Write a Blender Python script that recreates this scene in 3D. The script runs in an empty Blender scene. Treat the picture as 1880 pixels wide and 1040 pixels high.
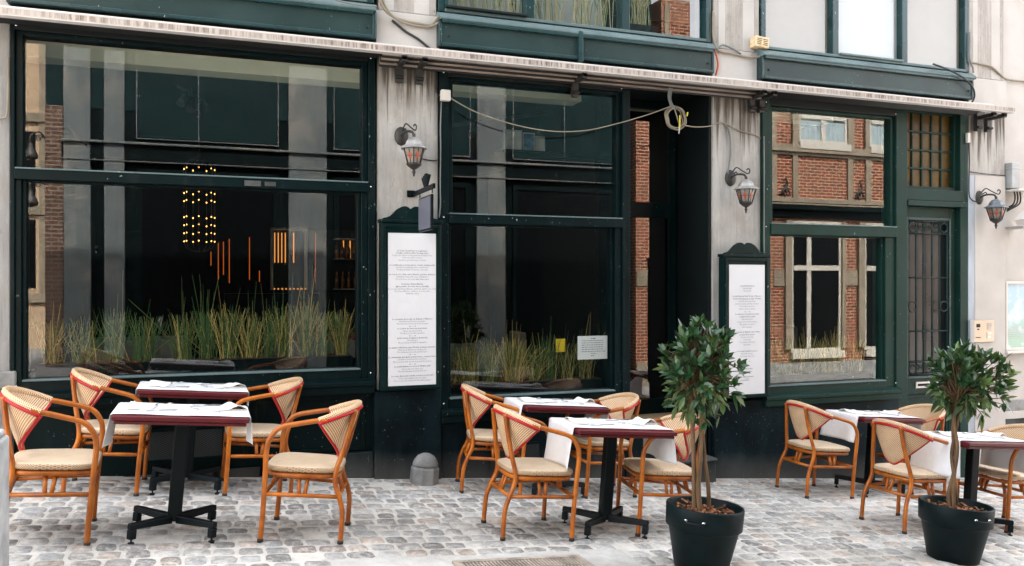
import bpy, math, random
from mathutils import Vector, Matrix
R = random.Random(7)
PI = math.pi
sc = bpy.context.scene
COL = sc.collection
SL = 0.0806                       # the street falls to the right


def gz(x):
    return 0.008 - SL * x


TILT = Matrix.Rotation(math.atan(SL), 4, 'Y')
WORLD = {}                        # object name -> world matrix

# ------------------------------------------------------------------ materials


def new_mat(name):
    m = bpy.data.materials.new(name)
    m.use_nodes = True
    nt = m.node_tree
    nt.nodes.clear()
    out = nt.nodes.new('ShaderNodeOutputMaterial')
    return m, nt, out


def nd(nt, typ, **kw):
    n = nt.nodes.new(typ)
    for k, v in kw.items():
        if k == 'inp':
            for a, b in v.items():
                n.inputs[a].default_value = b
        else:
            setattr(n, k, v)
    return n


def lk(nt, a, b):
    nt.links.new(a, b)


def c4(c):
    return (c[0], c[1], c[2], 1)


def mth(nt, op, a, b=None, clamp=False):
    n = nt.nodes.new('ShaderNodeMath')
    n.operation = op
    n.use_clamp = clamp
    for i, v in enumerate((a, b)):
        if v is None:
            continue
        if hasattr(v, 'links'):
            nt.links.new(v, n.inputs[i])
        else:
            n.inputs[i].default_value = v
    return n.outputs[0]


def mixc(nt, fac, a, b, blend='MIX'):
    n = nt.nodes.new('ShaderNodeMix')
    n.data_type = 'RGBA'
    n.blend_type = blend
    for key, v in ((0, fac), (6, a), (7, b)):
        if hasattr(v, 'links'):
            nt.links.new(v, n.inputs[key])
        elif key == 0:
            n.inputs[0].default_value = v
        else:
            n.inputs[key].default_value = c4(v)
    return n.outputs[2]


def coords(nt, scale=(1, 1, 1), kind='Object', loc=(0, 0, 0), rot=(0, 0, 0)):
    tc = nt.nodes.new('ShaderNodeTexCoord')
    mp = nt.nodes.new('ShaderNodeMapping')
    mp.inputs['Scale'].default_value = scale
    mp.inputs['Location'].default_value = loc
    mp.inputs['Rotation'].default_value = rot
    lk(nt, tc.outputs[kind], mp.inputs[0])
    return mp.outputs[0]


def noise(nt, vec, scale=5, detail=4, rough=.55):
    n = nd(nt, 'ShaderNodeTexNoise', inp={'Scale': scale, 'Detail': detail, 'Roughness': rough})
    lk(nt, vec, n.inputs['Vector'])
    return n.outputs[0]


def ramp(nt, val, lo, hi):
    n = nd(nt, 'ShaderNodeMapRange', clamp=True)
    n.inputs[1].default_value = lo
    n.inputs[2].default_value = hi
    lk(nt, val, n.inputs[0])
    return n.outputs[0]


def pbsdf(nt, out, color, rough=.5, spec=.5, metal=0, coat=0):
    b = nt.nodes.new('ShaderNodeBsdfPrincipled')
    if hasattr(color, 'links'):
        lk(nt, color, b.inputs['Base Color'])
    else:
        b.inputs['Base Color'].default_value = c4(color)
    if hasattr(rough, 'links'):
        lk(nt, rough, b.inputs['Roughness'])
    else:
        b.inputs['Roughness'].default_value = rough
    b.inputs['Specular IOR Level'].default_value = spec
    b.inputs['Metallic'].default_value = metal
    b.inputs['Coat Weight'].default_value = coat
    b.inputs['Coat Roughness'].default_value = .15
    lk(nt, b.outputs[0], out.inputs[0])
    return b


def bump(nt, b, height, strength=.3, dist=.01):
    n = nd(nt, 'ShaderNodeBump', inp={'Strength': strength, 'Distance': dist})
    lk(nt, height, n.inputs['Height'])
    lk(nt, n.outputs[0], b.inputs['Normal'])


def simple(name, color, rough=.5, spec=.5, metal=0, coat=0, var=.15, vs=6, stretch=(1, 1, 1), bmp=0, bs=40, bd=.004):
    m, nt, out = new_mat(name)
    v = coords(nt, stretch)
    nz = noise(nt, v, vs, 5)
    dk = tuple(c * (1 - var) for c in color)
    lt = tuple(min(1, c * (1 + var)) for c in color)
    col = mixc(nt, ramp(nt, nz, .3, .7), dk, lt)
    rg = mth(nt, 'ADD', mth(nt, 'MULTIPLY', nz, .16), rough - .08)
    b = pbsdf(nt, out, col, rg, spec, metal, coat)
    if bmp:
        bump(nt, b, noise(nt, v, bs, 5), bmp, bd)
    return m


def paint(name, color, rough=.38, spec=.22):
    """old gloss paint: drift of tone, small pale chips, faint brush grain"""
    m, nt, out = new_mat(name)
    v = coords(nt)
    nz = noise(nt, v, 2.3, 5)
    col = mixc(nt, ramp(nt, nz, .3, .7), tuple(c * .8 for c in color), tuple(c * 1.25 for c in color))
    chips = noise(nt, coords(nt, (1, 1, .6)), 55, 2, .4)
    big = noise(nt, v, 1.7, 2)
    cm = mth(nt, 'MULTIPLY', ramp(nt, chips, .722, .75), ramp(nt, big, .45, .6))
    col = mixc(nt, cm, col, (.32, .36, .34))
    grime = ramp(nt, noise(nt, coords(nt, (4, 4, .7)), 3, 5), .55, .8)
    col = mixc(nt, mth(nt, 'MULTIPLY', grime, .35), col, (.03, .035, .033))
    rg = mth(nt, 'ADD', mth(nt, 'MULTIPLY', nz, .25), rough - .1)
    b = pbsdf(nt, out, col, rg, spec)
    bump(nt, b, noise(nt, coords(nt, (1, 1, 1)), 26, 5), .12, .004)
    return m


def pillar_mat(name, base, drip_top, drip=1.0):
    """weathered whitish stone: vertical streaks, dark drips that start under the awning"""
    m, nt, out = new_mat(name)
    v = coords(nt)
    st = noise(nt, coords(nt, (5, 5, .5)), 2.2, 7, .7)
    st2 = noise(nt, coords(nt, (21, 21, .6)), 2.0, 7, .75)
    big = noise(nt, v, 1.6, 5)
    col = mixc(nt, ramp(nt, st, .34, .66), tuple(c * .66 for c in base), base)
    patch = ramp(nt, noise(nt, coords(nt, (2.2, 2.2, .9), loc=(5, 2, 1)), 2.4, 6, .7), .46, .62)
    col = mixc(nt, mth(nt, 'MULTIPLY', mth(nt, 'MULTIPLY', ramp(nt, st2, .50, .66), patch), .75), col, tuple(c * .30 for c in base))
    col = mixc(nt, mth(nt, 'MULTIPLY', ramp(nt, big, .48, .66), .6), col, (.22, .20, .172))
    bl = noise(nt, coords(nt, (1, 1, .45), loc=(1, 7, 2)), 11, 6, .75)
    col = mixc(nt, mth(nt, 'MULTIPLY', ramp(nt, bl, .55, .70), .5), col, tuple(min(1, c * 1.2) for c in base))
    col = mixc(nt, mth(nt, 'MULTIPLY', ramp(nt, bl, .42, .30), .55), col, tuple(c * .4 for c in base))
    sep = nd(nt, 'ShaderNodeSeparateXYZ')
    lk(nt, coords(nt), sep.inputs[0])
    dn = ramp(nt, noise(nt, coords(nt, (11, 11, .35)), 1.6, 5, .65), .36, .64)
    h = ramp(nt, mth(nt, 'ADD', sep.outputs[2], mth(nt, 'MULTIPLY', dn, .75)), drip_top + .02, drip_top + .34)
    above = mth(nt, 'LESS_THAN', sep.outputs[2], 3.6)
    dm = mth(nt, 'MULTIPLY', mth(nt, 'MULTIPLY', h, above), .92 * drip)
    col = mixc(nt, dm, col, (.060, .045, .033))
    pits = noise(nt, coords(nt, (1, 1, .8)), 60, 2)
    col = mixc(nt, ramp(nt, pits, .70, .74), col, (.05, .045, .04))
    b = pbsdf(nt, out, col, .8, .3)
    bump(nt, b, noise(nt, coords(nt, (1, 1, .3)), 45, 6), .35, .006)
    return m


def plinth_mat(name, base=(.0009, .0042, .0058), specks=(.30, .33, .33)):
    m, nt, out = new_mat(name)
    v = coords(nt)
    nz = noise(nt, coords(nt, (1, 1, .5)), 3.2, 6, .65)
    col = mixc(nt, ramp(nt, nz, .38, .72), base, tuple(c * 4 + .003 for c in base))
    sp = noise(nt, coords(nt, (1, 1, .8)), 38, 4, .65)
    cl = noise(nt, v, 2.4, 3)
    msk = mth(nt, 'MULTIPLY', ramp(nt, sp, .655, .70), ramp(nt, cl, .40, .6))
    col = mixc(nt, mth(nt, 'MULTIPLY', msk, .8), col, specks)
    scr = noise(nt, coords(nt, (60, 60, 2.5), rot=(0, .5, 0)), 1.5, 3)
    col = mixc(nt, mth(nt, 'MULTIPLY', ramp(nt, scr, .72, .76), .45), col, specks)
    sep = nd(nt, 'ShaderNodeSeparateXYZ')
    lk(nt, v, sep.inputs[0])
    # street dirt splashed along the foot, following the slope
    hgt = mth(nt, 'ADD', sep.outputs[2], mth(nt, 'MULTIPLY', sep.outputs[0], SL))
    dirt = mth(nt, 'SUBTRACT', 1.0, ramp(nt, mth(nt, 'ADD', hgt, mth(nt, 'MULTIPLY', nz, -.22)), -.1, .16))
    col = mixc(nt, mth(nt, 'MULTIPLY', dirt, .55), col, (.12, .118, .108))
    b = pbsdf(nt, out, col, .5, .11)
    bump(nt, b, noise(nt, v, 30, 5), .18, .005)
    return m


def brick_mat(name, c1, c2, mortar, scale=1.0, axes='XZ'):
    m, nt, out = new_mat(name)
    tc = nd(nt, 'ShaderNodeTexCoord')
    sep = nd(nt, 'ShaderNodeSeparateXYZ')
    lk(nt, tc.outputs['Object'], sep.inputs[0])
    cmb = nd(nt, 'ShaderNodeCombineXYZ')
    lk(nt, mth(nt, 'ADD', sep.outputs[0], sep.outputs[1]), cmb.inputs[0])
    lk(nt, sep.outputs[2], cmb.inputs[1])
    wob = nd(nt, 'ShaderNodeTexNoise', inp={'Scale': 9})
    lk(nt, tc.outputs['Object'], wob.inputs['Vector'])
    ad = nd(nt, 'ShaderNodeVectorMath', operation='MULTIPLY_ADD')
    lk(nt, wob.outputs['Color'], ad.inputs[0])
    ad.inputs[1].default_value = (.02, .02, 0)
    lk(nt, cmb.outputs[0], ad.inputs[2])
    bt = nd(nt, 'ShaderNodeTexBrick', inp={'Scale': scale, 'Mortar Size': .012, 'Mortar Smooth': .3, 'Bias': -.1,
                                           'Brick Width': .215, 'Row Height': .072})
    lk(nt, ad.outputs[0], bt.inputs['Vector'])
    bt.inputs['Color1'].default_value = c4(c1)
    bt.inputs['Color2'].default_value = c4(c2)
    bt.inputs['Mortar'].default_value = c4(mortar)
    col = mixc(nt, .5, bt.outputs['Color'], noise(nt, tc.outputs['Object'], 7, 5), 'OVERLAY')
    b = pbsdf(nt, out, col, .85, .2)
    bump(nt, b, bt.outputs['Fac'], -.6, .01)
    return m


def glass_mat(name, tint=(.86, .90, .88), f0=.085, wave=.006, pos_scale=.55):
    m, nt, out = new_mat(name)
    tr = nd(nt, 'ShaderNodeBsdfTransparent')
    tr.inputs[0].default_value = c4(tint)
    gl = nd(nt, 'ShaderNodeBsdfGlossy', inp={'Roughness': 0.0})
    gl.inputs['Color'].default_value = (1, 1, 1, 1)
    lw = nd(nt, 'ShaderNodeLayerWeight', inp={'Blend': .5})
    p5 = mth(nt, 'POWER', lw.outputs['Facing'], 5)
    fac = mth(nt, 'ADD', mth(nt, 'MULTIPLY', p5, 1 - f0), f0)
    mx = nd(nt, 'ShaderNodeMixShader')
    lk(nt, fac, mx.inputs[0])
    lk(nt, tr.outputs[0], mx.inputs[1])
    lk(nt, gl.outputs[0], mx.inputs[2])
    lk(nt, mx.outputs[0], out.inputs[0])
    if wave:
        bp = nd(nt, 'ShaderNodeBump', inp={'Strength': wave, 'Distance': .1})
        lk(nt, noise(nt, coords(nt), pos_scale, 1), bp.inputs['Height'])
        lk(nt, bp.outputs[0], gl.inputs['Normal'])
    return m


def emit_mat(name, color, strength):
    m, nt, out = new_mat(name)
    e = nd(nt, 'ShaderNodeEmission', inp={'Strength': strength})
    e.inputs[0].default_value = c4(color)
    lk(nt, e.outputs[0], out.inputs[0])
    return m


def weave_mat(name, light, dark, pitch=.0125, thr=.18):
    m, nt, out = new_mat(name)
    uv = nd(nt, 'ShaderNodeUVMap')
    sep = nd(nt, 'ShaderNodeSeparateXYZ')
    lk(nt, uv.outputs[0], sep.inputs[0])
    k = 2 * PI / pitch
    su = mth(nt, 'SINE', mth(nt, 'MULTIPLY', sep.outputs[0], k))
    sv = mth(nt, 'SINE', mth(nt, 'MULTIPLY', sep.outputs[1], k))
    pr = mth(nt, 'MULTIPLY', su, sv)
    dots = ramp(nt, pr, thr, thr + .22)
    nz = noise(nt, coords(nt), 14, 4)
    lt = mixc(nt, ramp(nt, nz, .3, .7), tuple(c * .86 for c in light), light)
    oi = nd(nt, 'ShaderNodeObjectInfo')
    lt = mixc(nt, 1.0, lt, mixc(nt, oi.outputs['Random'], (.86, .84, .80), (1.08, 1.06, 1.04)), 'MULTIPLY')
    col = mixc(nt, dots, lt, dark)
    b = pbsdf(nt, out, col, .42, .5)
    bump(nt, b, pr, .35, .003)
    return m


def leaf_mat(name):
    m, nt, out = new_mat(name)
    at = nd(nt, 'ShaderNodeAttribute', attribute_name='tone')
    col = at.outputs['Color']
    b = nt.nodes.new('ShaderNodeBsdfPrincipled')
    lk(nt, col, b.inputs['Base Color'])
    b.inputs['Roughness'].default_value = .30
    b.inputs['Specular IOR Level'].default_value = .5
    tl = nd(nt, 'ShaderNodeBsdfTranslucent')
    lk(nt, mixc(nt, .5, col, (.12, .2, .02)), tl.inputs[0])
    mx = nd(nt, 'ShaderNodeMixShader', inp={0: .18})
    lk(nt, b.outputs[0], mx.inputs[1])
    lk(nt, tl.outputs[0], mx.inputs[2])
    lk(nt, mx.outputs[0], out.inputs[0])
    return m


def tone_mat(name, rough=.7, spec=.35, nvar=.3, nscale=22, bmp=.4, sand=None):
    """colour from the mesh attribute 'tone' plus fine noise"""
    m, nt, out = new_mat(name)
    at = nd(nt, 'ShaderNodeAttribute', attribute_name='tone')
    v = coords(nt)
    nz = noise(nt, v, nscale, 6, .65)
    col = mixc(nt, ramp(nt, nz, .3, .7), (1 - nvar,) * 3, (1 + nvar * .4,) * 3)
    col = mixc(nt, 1.0, at.outputs['Color'], col, 'MULTIPLY')
    if sand:
        s1 = noise(nt, v, 3.2, 6, .7)
        s2 = noise(nt, coords(nt, (1, 1, 1), loc=(3, 1, 0)), 19, 5, .7)
        msk = ramp(nt, mth(nt, 'ADD', mth(nt, 'MULTIPLY', s1, .28), mth(nt, 'MULTIPLY', s2, .72)), .47, .62)
        col = mixc(nt, mth(nt, 'MULTIPLY', msk, .85), col, sand)
        st_ = ramp(nt, noise(nt, coords(nt, loc=(2, 5, 0)), 1.1, 6, .65), .52, .68)
        col = mixc(nt, mth(nt, 'MULTIPLY', st_, .5), col, mixc(nt, 1.0, col, (.42, .38, .33), 'MULTIPLY'))
        s3 = noise(nt, coords(nt, (1, 1, 1), loc=(8, 4, 0)), 75, 4, .7)
        col = mixc(nt, mth(nt, 'MULTIPLY', ramp(nt, s3, .55, .72), .6), col, sand)
        col = mixc(nt, mth(nt, 'MULTIPLY', ramp(nt, s3, .44, .30), .55), col, (.05, .05, .05))
    b = pbsdf(nt, out, col, rough, spec)
    bump(nt, b, noise(nt, v, 60, 6, .7), bmp, .006)
    return m


def dirt_mat(name, base):
    """sandy jointing: broad darker patches, dark grit, fine grain"""
    m, nt, out = new_mat(name)
    v = coords(nt)
    col = mixc(nt, ramp(nt, noise(nt, v, 9, 6, .7), .3, .7), tuple(c * .78 for c in base), tuple(c * 1.08 for c in base))
    patch = ramp(nt, noise(nt, coords(nt, loc=(2, 5, 0)), 1.1, 6, .65), .54, .70)
    col = mixc(nt, mth(nt, 'MULTIPLY', patch, .45), col, (.20, .17, .135))
    grit = ramp(nt, noise(nt, v, 85, 3, .6), .66, .72)
    col = mixc(nt, mth(nt, 'MULTIPLY', grit, .7), col, (.07, .06, .05))
    b = pbsdf(nt, out, col, .95, .15)
    bump(nt, b, noise(nt, v, 60, 5), .5, .008)
    return m


M = {}
M['green'] = paint('green_paint', (.0009, .0068, .0078), .40, .11)
M['green_lit'] = paint('green_paint_lit', (.0065, .026, .0205), .42, .14)  # same paint made lighter: stronger light on the right put into colour
M['fascia'] = paint('fascia_paint', (.020, .038, .037), .33)
M['moulding'] = paint('moulding_paint', (.013, .039, .041), .25, .35)
M['ledge'] = paint('ledge_paint', (.10, .145, .148), .4)
M['header'] = simple('header_dark', (.003, .006, .0065), .6, .25)
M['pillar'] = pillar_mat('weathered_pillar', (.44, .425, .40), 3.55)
M['pillar_grey'] = pillar_mat('weathered_pillar_grey', (.30, .295, .285), 9)
M['pillar_plain'] = pillar_mat('weathered_pillar_plain', (.42, .39, .355), 9)
M['white_wall'] = simple('white_render', (.46, .437, .412), .85, .2, var=.10, vs=2.5, bmp=.15, bs=30)
M['bluegrey'] = simple('bluegrey_paint', (.34, .38, .43), .7, .3, var=.2, vs=7, stretch=(1, 1, .3))
M['stone'] = simple('grey_stone', (.22, .22, .215), .75, .3, var=.35, vs=7, bmp=.4, bs=40)
M['step_stone'] = simple('step_stone', (.05, .054, .055), .7, .3, var=.3, vs=9, bmp=.3)
M['stone_light'] = simple('light_stone', (.36, .365, .36), .8, .3, var=.25, vs=9, bmp=.4, bs=50)
M['plinth'] = plinth_mat('dark_marble')
M['plinth2'] = plinth_mat('black_marble', (.020, .022, .022), (.5, .5, .48))
M['glass'] = glass_mat('window_glass')
M['glass_clear'] = glass_mat('window_glass_upper', (.93, .95, .94), .08, .001)
M['glass_dirty'] = simple('dusty_obscure_glass', (.022, .026, .027), .25, .4, var=.5, vs=5, stretch=(1, 1, .4))
M['amber'] = simple('amber_glass', (.075, .043, .008), .35, .2, var=.5, vs=5)
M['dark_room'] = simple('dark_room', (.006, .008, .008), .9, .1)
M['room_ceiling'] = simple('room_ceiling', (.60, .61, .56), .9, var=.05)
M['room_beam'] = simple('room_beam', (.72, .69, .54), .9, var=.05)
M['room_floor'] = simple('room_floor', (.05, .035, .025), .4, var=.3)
M['black_metal'] = simple('black_metal', (.0012, .0042, .0056), .42, .16, var=.25, bmp=.1, bs=90)
M['iron'] = paint('wrought_iron', (.008, .022, .022), .4)
M['chrome'] = simple('steel', (.55, .56, .57), .25, .5, 1, var=.05)
M['awn_white'] = simple('awning_white', (.60, .565, .54), .6, .3, var=.06, vs=3)
M['rib'] = simple('awning_ribs', (.26, .205, .165), .6, .3, var=.4, vs=6, stretch=(.6, 6, 9))
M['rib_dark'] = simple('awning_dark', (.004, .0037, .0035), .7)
M['bamboo'] = None
M['red'] = simple('red_piping', (.36, .005, .008), .35, .3, coat=0, var=.12)
M['weave'] = weave_mat('woven_back', (.84, .62, .38), (.13, .018, .007), .017, thr=.06)
M['weave_seat'] = weave_mat('woven_seat', (.78, .66, .49), (.32, .14, .07), .013, thr=.42)
M['weave_edge'] = weave_mat('woven_edge', (.72, .54, .34), (.08, .014, .008), .0150, thr=.0)
M['tabletop'] = simple('red_table', (.085, .006, .010), .36, .35, coat=0, var=.16, vs=9)
M['cloth'] = simple('white_cloth', (.68, .68, .69), .85, .2, var=.05, vs=8, bmp=.55, bs=12, bd=.012)
M['napkin'] = simple('napkin_paper', (.70, .68, .63), .85, .2, var=.04, vs=12, bmp=.2, bs=20)
M['kraft'] = simple('kraft_paper', (.50, .33, .16), .8, .2)
M['pot'] = simple('pot_plastic', (.0020, .0070, .0078), .5, .13, var=.6, vs=6, bmp=.15, bs=60)
M['soil'] = simple('bark_soil', (.06, .035, .022), .95, .1, var=.6, vs=50, bmp=1, bs=50, bd=.02)
M['chip'] = simple('bark_chip', (.20, .085, .04), .85, .2, var=.6, vs=30)
M['bark'] = simple('young_bark', (.13, .078, .042), .8, .2, var=.5, vs=14, stretch=(1, 1, .25), bmp=.6, bs=50)
M['leaf'] = leaf_mat('leaf')
M['stem'] = tone_mat('reed_stem', .5, .4, .2, 30, .1)
M['cobble'] = tone_mat('cobble_stone', .62, .4, .38, 24, .5, sand=(.53, .505, .46))
M['sand'] = dirt_mat('joint_sand', (.555, .53, .485))
M['cement'] = dirt_mat('cement', (.46, .45, .425))
M['asphalt'] = simple('road_setts', (.22, .215, .205), .9, .2, var=.3, vs=7, bmp=.5, bs=12, bd=.02)
M['grate'] = simple('rusty_iron', (.33, .285, .235), .7, .4, .3, var=.4, vs=12)
M['hole'] = simple('drain_dark', (.01, .009, .008), .9)
M['paper'] = simple('menu_paper', (.60, .605, .625), .5, .2, var=.02)
M['ink'] = simple('ink', (.02, .02, .025), .8)
M['ink_grey'] = simple('ink_grey', (.20, .20, .22), .8)
M['board_green'] = paint('menu_green', (.0014, .012, .0115), .38, .14)
M['slate'] = simple('slate_face', (.115, .12, .15), .5, .4, var=.06)
M['lamp_roof'] = simple('lamp_roof', (.30, .29, .28), .45, .5, .2, var=.3, vs=12)
M['lamp_roof_dark'] = simple('lamp_roof_dark', (.13, .15, .17), .4, .5, .2, var=.3, vs=12)
M['lamp_iron'] = simple('lamp_iron', (.035, .033, .030), .55, .5, .3, var=.4, vs=20)
M['lamp_glass'] = simple('lamp_glass', (.22, .185, .16), .2, .6, var=.18, vs=30)
M['medallion'] = simple('amber_medallion', (.42, .07, .015), .2, .7, var=.2)
M['cable'] = simple('beige_cable', (.25, .215, .16), .6, .3, var=.15)
M['cable_dark'] = simple('dark_cable', (.03, .03, .03), .6, .3)
M['cable_grey'] = simple('grey_cable', (.16, .17, .165), .6, .3)
M['cable_red'] = simple('orange_cable', (.55, .10, .03), .6, .3)
M['yellow_tape'] = simple('yellow_tape', (.60, .50, .05), .6)
M['white_plastic'] = simple('white_plastic', (.58, .55, .51), .5, .4, var=.06)
M['cream_plastic'] = simple('cream_plastic', (.66, .50, .30), .6, .3, var=.2, vs=20)
M['grey_plastic'] = simple('grey_plastic', (.36, .37, .37), .6, .3)
M['champagne'] = simple('champagne_metal', (.50, .40, .30), .4, .5, .3, var=.06)
M['bulb'] = emit_mat('warm_bulb', (1, .46, .11), .42)
M['strip'] = emit_mat('orange_strip', (1, .20, .035), .042)
M['strip_gold'] = emit_mat('gold_strip', (1, .36, .08), .085)
M['spot_glow'] = emit_mat('warm_spot', (1, .55, .2), 9)
M['bottle'] = simple('bottle_glass', (.20, .08, .02), .12, .8, var=.5, vs=18)
M['blind_beige'] = simple('beige_blind', (.29, .245, .20), .9, .2, var=.03)
M['blind_white'] = simple('white_blind', (.45, .455, .46), .9, .2, var=.02)
M['frost'] = simple('frosted_film', (.44, .47, .46), .7, .3, var=.04)
M['brick'] = brick_mat('red_brick', (.185, .033, .015), (.085, .016, .010), (.36, .28, .185))
M['brick_dark'] = brick_mat('brown_brick', (.10, .05, .035), (.07, .035, .025), (.16, .14, .11))
M['sandstone'] = simple('sandstone', (.215, .18, .13), .85, .2, var=.2, vs=5, bmp=.4, bs=20)
M['cream_wall'] = simple('cream_render', (.40, .29, .19), .85, .2, var=.12)
M['white_wood'] = simple('white_wood', (.42, .395, .34), .5, .4, var=.05)
M['opp_green'] = paint('opposite_green', (.0015, .0045, .005), .5, .06)
M['opp_stone'] = pillar_mat('opposite_stone', (.105, .122, .122), 9)
M['opp_upper'] = paint('opposite_upper', (.006, .017, .018), .5, .06)
M['curtain'] = simple('pale_curtain', (.26, .32, .335), .8, .2, var=.2, vs=3, stretch=(6, 6, 1))
M['window_dark'] = simple('window_dark', (.003, .0035, .004), .3, .08)
M['roof_tile'] = simple('roof_slate', (.09, .085, .085), .8, .3, var=.3, vs=10)
M['wood_step'] = simple('wood_step', (.40, .28, .16), .7, .3, var=.25, vs=9, stretch=(.4, 3, 3))
M['picture_blue'] = simple('picture_blue', (.10, .20, .32), .5, .3, var=.7, vs=14)
M['picture_pale'] = simple('picture_pale', (.50, .54, .56), .5, .3, var=.2, vs=9)
M['book'] = simple('book_cover', (.58, .45, .30), .7, .2, var=.25, vs=30)
M['yellow'] = simple('yellow_card', (.75, .52, .02), .5)
M['chair_fabric'] = simple('cream_fabric', (.13, .115, .10), .9, .1)
M['tire'] = simple('rubber', (.02, .02, .02), .7)


def bamboo_mat():
    m, nt, out = new_mat('bamboo_lacquer')
    v = coords(nt)
    nz = noise(nt, v, 9, 5)
    col = mixc(nt, ramp(nt, nz, .32, .68), (.23, .055, .003), (.45, .132, .008))
    nz2 = noise(nt, coords(nt, (1, 1, .3)), 48, 4)
    col = mixc(nt, mth(nt, 'MULTIPLY', ramp(nt, nz2, .58, .72), .5), col, (.12, .03, .008))
    oi = nd(nt, 'ShaderNodeObjectInfo')
    col = mixc(nt, 1.0, col, mixc(nt, oi.outputs['Random'], (.78, .72, .70), (1.16, 1.12, 1.0)), 'MULTIPLY')
    b = pbsdf(nt, out, col, .36, .35, 0, .12)
    bump(nt, b, nz2, .12, .004)
    return m


M['bamboo'] = bamboo_mat()


def valance_mat():
    m, nt, out = new_mat('awning_valance')
    st = noise(nt, coords(nt, (30, 0, 2)), 1.0, 7, .8)
    bg = noise(nt, coords(nt, (1.3, 0, 0)), 1.0, 3)
    tc = nd(nt, 'ShaderNodeTexCoord')
    sep = nd(nt, 'ShaderNodeSeparateXYZ')
    lk(nt, tc.outputs['Object'], sep.inputs[0])
    msk = mth(nt, 'MULTIPLY', ramp(nt, st, .43, .58), ramp(nt, bg, .30, .55))
    low = mth(nt, 'SUBTRACT', 1, ramp(nt, mth(nt, 'ABSOLUTE', mth(nt, 'SUBTRACT', sep.outputs[2], 3.572)), .016, .026))
    col = mixc(nt, mth(nt, 'MULTIPLY', mth(nt, 'MULTIPLY', msk, low), .95), (.46, .41, .37), (.10, .068, .048))
    b = pbsdf(nt, out, col, .7, .3)
    return m


M['valance'] = valance_mat()


def poster_mat():
    m, nt, out = new_mat('poster_print')
    tc = nd(nt, 'ShaderNodeTexCoord')
    sep = nd(nt, 'ShaderNodeSeparateXYZ')
    lk(nt, tc.outputs['Object'], sep.inputs[0])
    nz = noise(nt, tc.outputs['Object'], 7, 5)
    z = mth(nt, 'ADD', sep.outputs[2], mth(nt, 'MULTIPLY', mth(nt, 'SUBTRACT', nz, .5), .5))
    col = mixc(nt, ramp(nt, z, .95, 1.4), (.30, .46, .38), (.36, .52, .62))
    col = mixc(nt, ramp(nt, nz, .5, .7), col, (.62, .70, .72))
    pbsdf(nt, out, col, .25, .5)
    return m


M['poster'] = poster_mat()


def mesh_mat():
    """expanded metal: alternating slits done as a wave on dark metal"""
    m, nt, out = new_mat('expanded_metal')
    v = coords(nt, (1, 1, 1))
    sep = nd(nt, 'ShaderNodeSeparateXYZ')
    lk(nt, v, sep.inputs[0])
    a = mth(nt, 'SINE', mth(nt, 'MULTIPLY', mth(nt, 'ADD', sep.outputs[0], mth(nt, 'MULTIPLY', sep.outputs[2], 1.8)), 190))
    c = mth(nt, 'SINE', mth(nt, 'MULTIPLY', mth(nt, 'SUBTRACT', sep.outputs[0], mth(nt, 'MULTIPLY', sep.outputs[2], 1.8)), 190))
    mx = mth(nt, 'MAXIMUM', a, c)
    col = mixc(nt, ramp(nt, mx, .7, .9), (.004, .005, .006), (.05, .065, .068))
    pbsdf(nt, out, col, .5)
    return m


M['expanded'] = mesh_mat()

# ------------------------------------------------------------------ mesh builder


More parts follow.
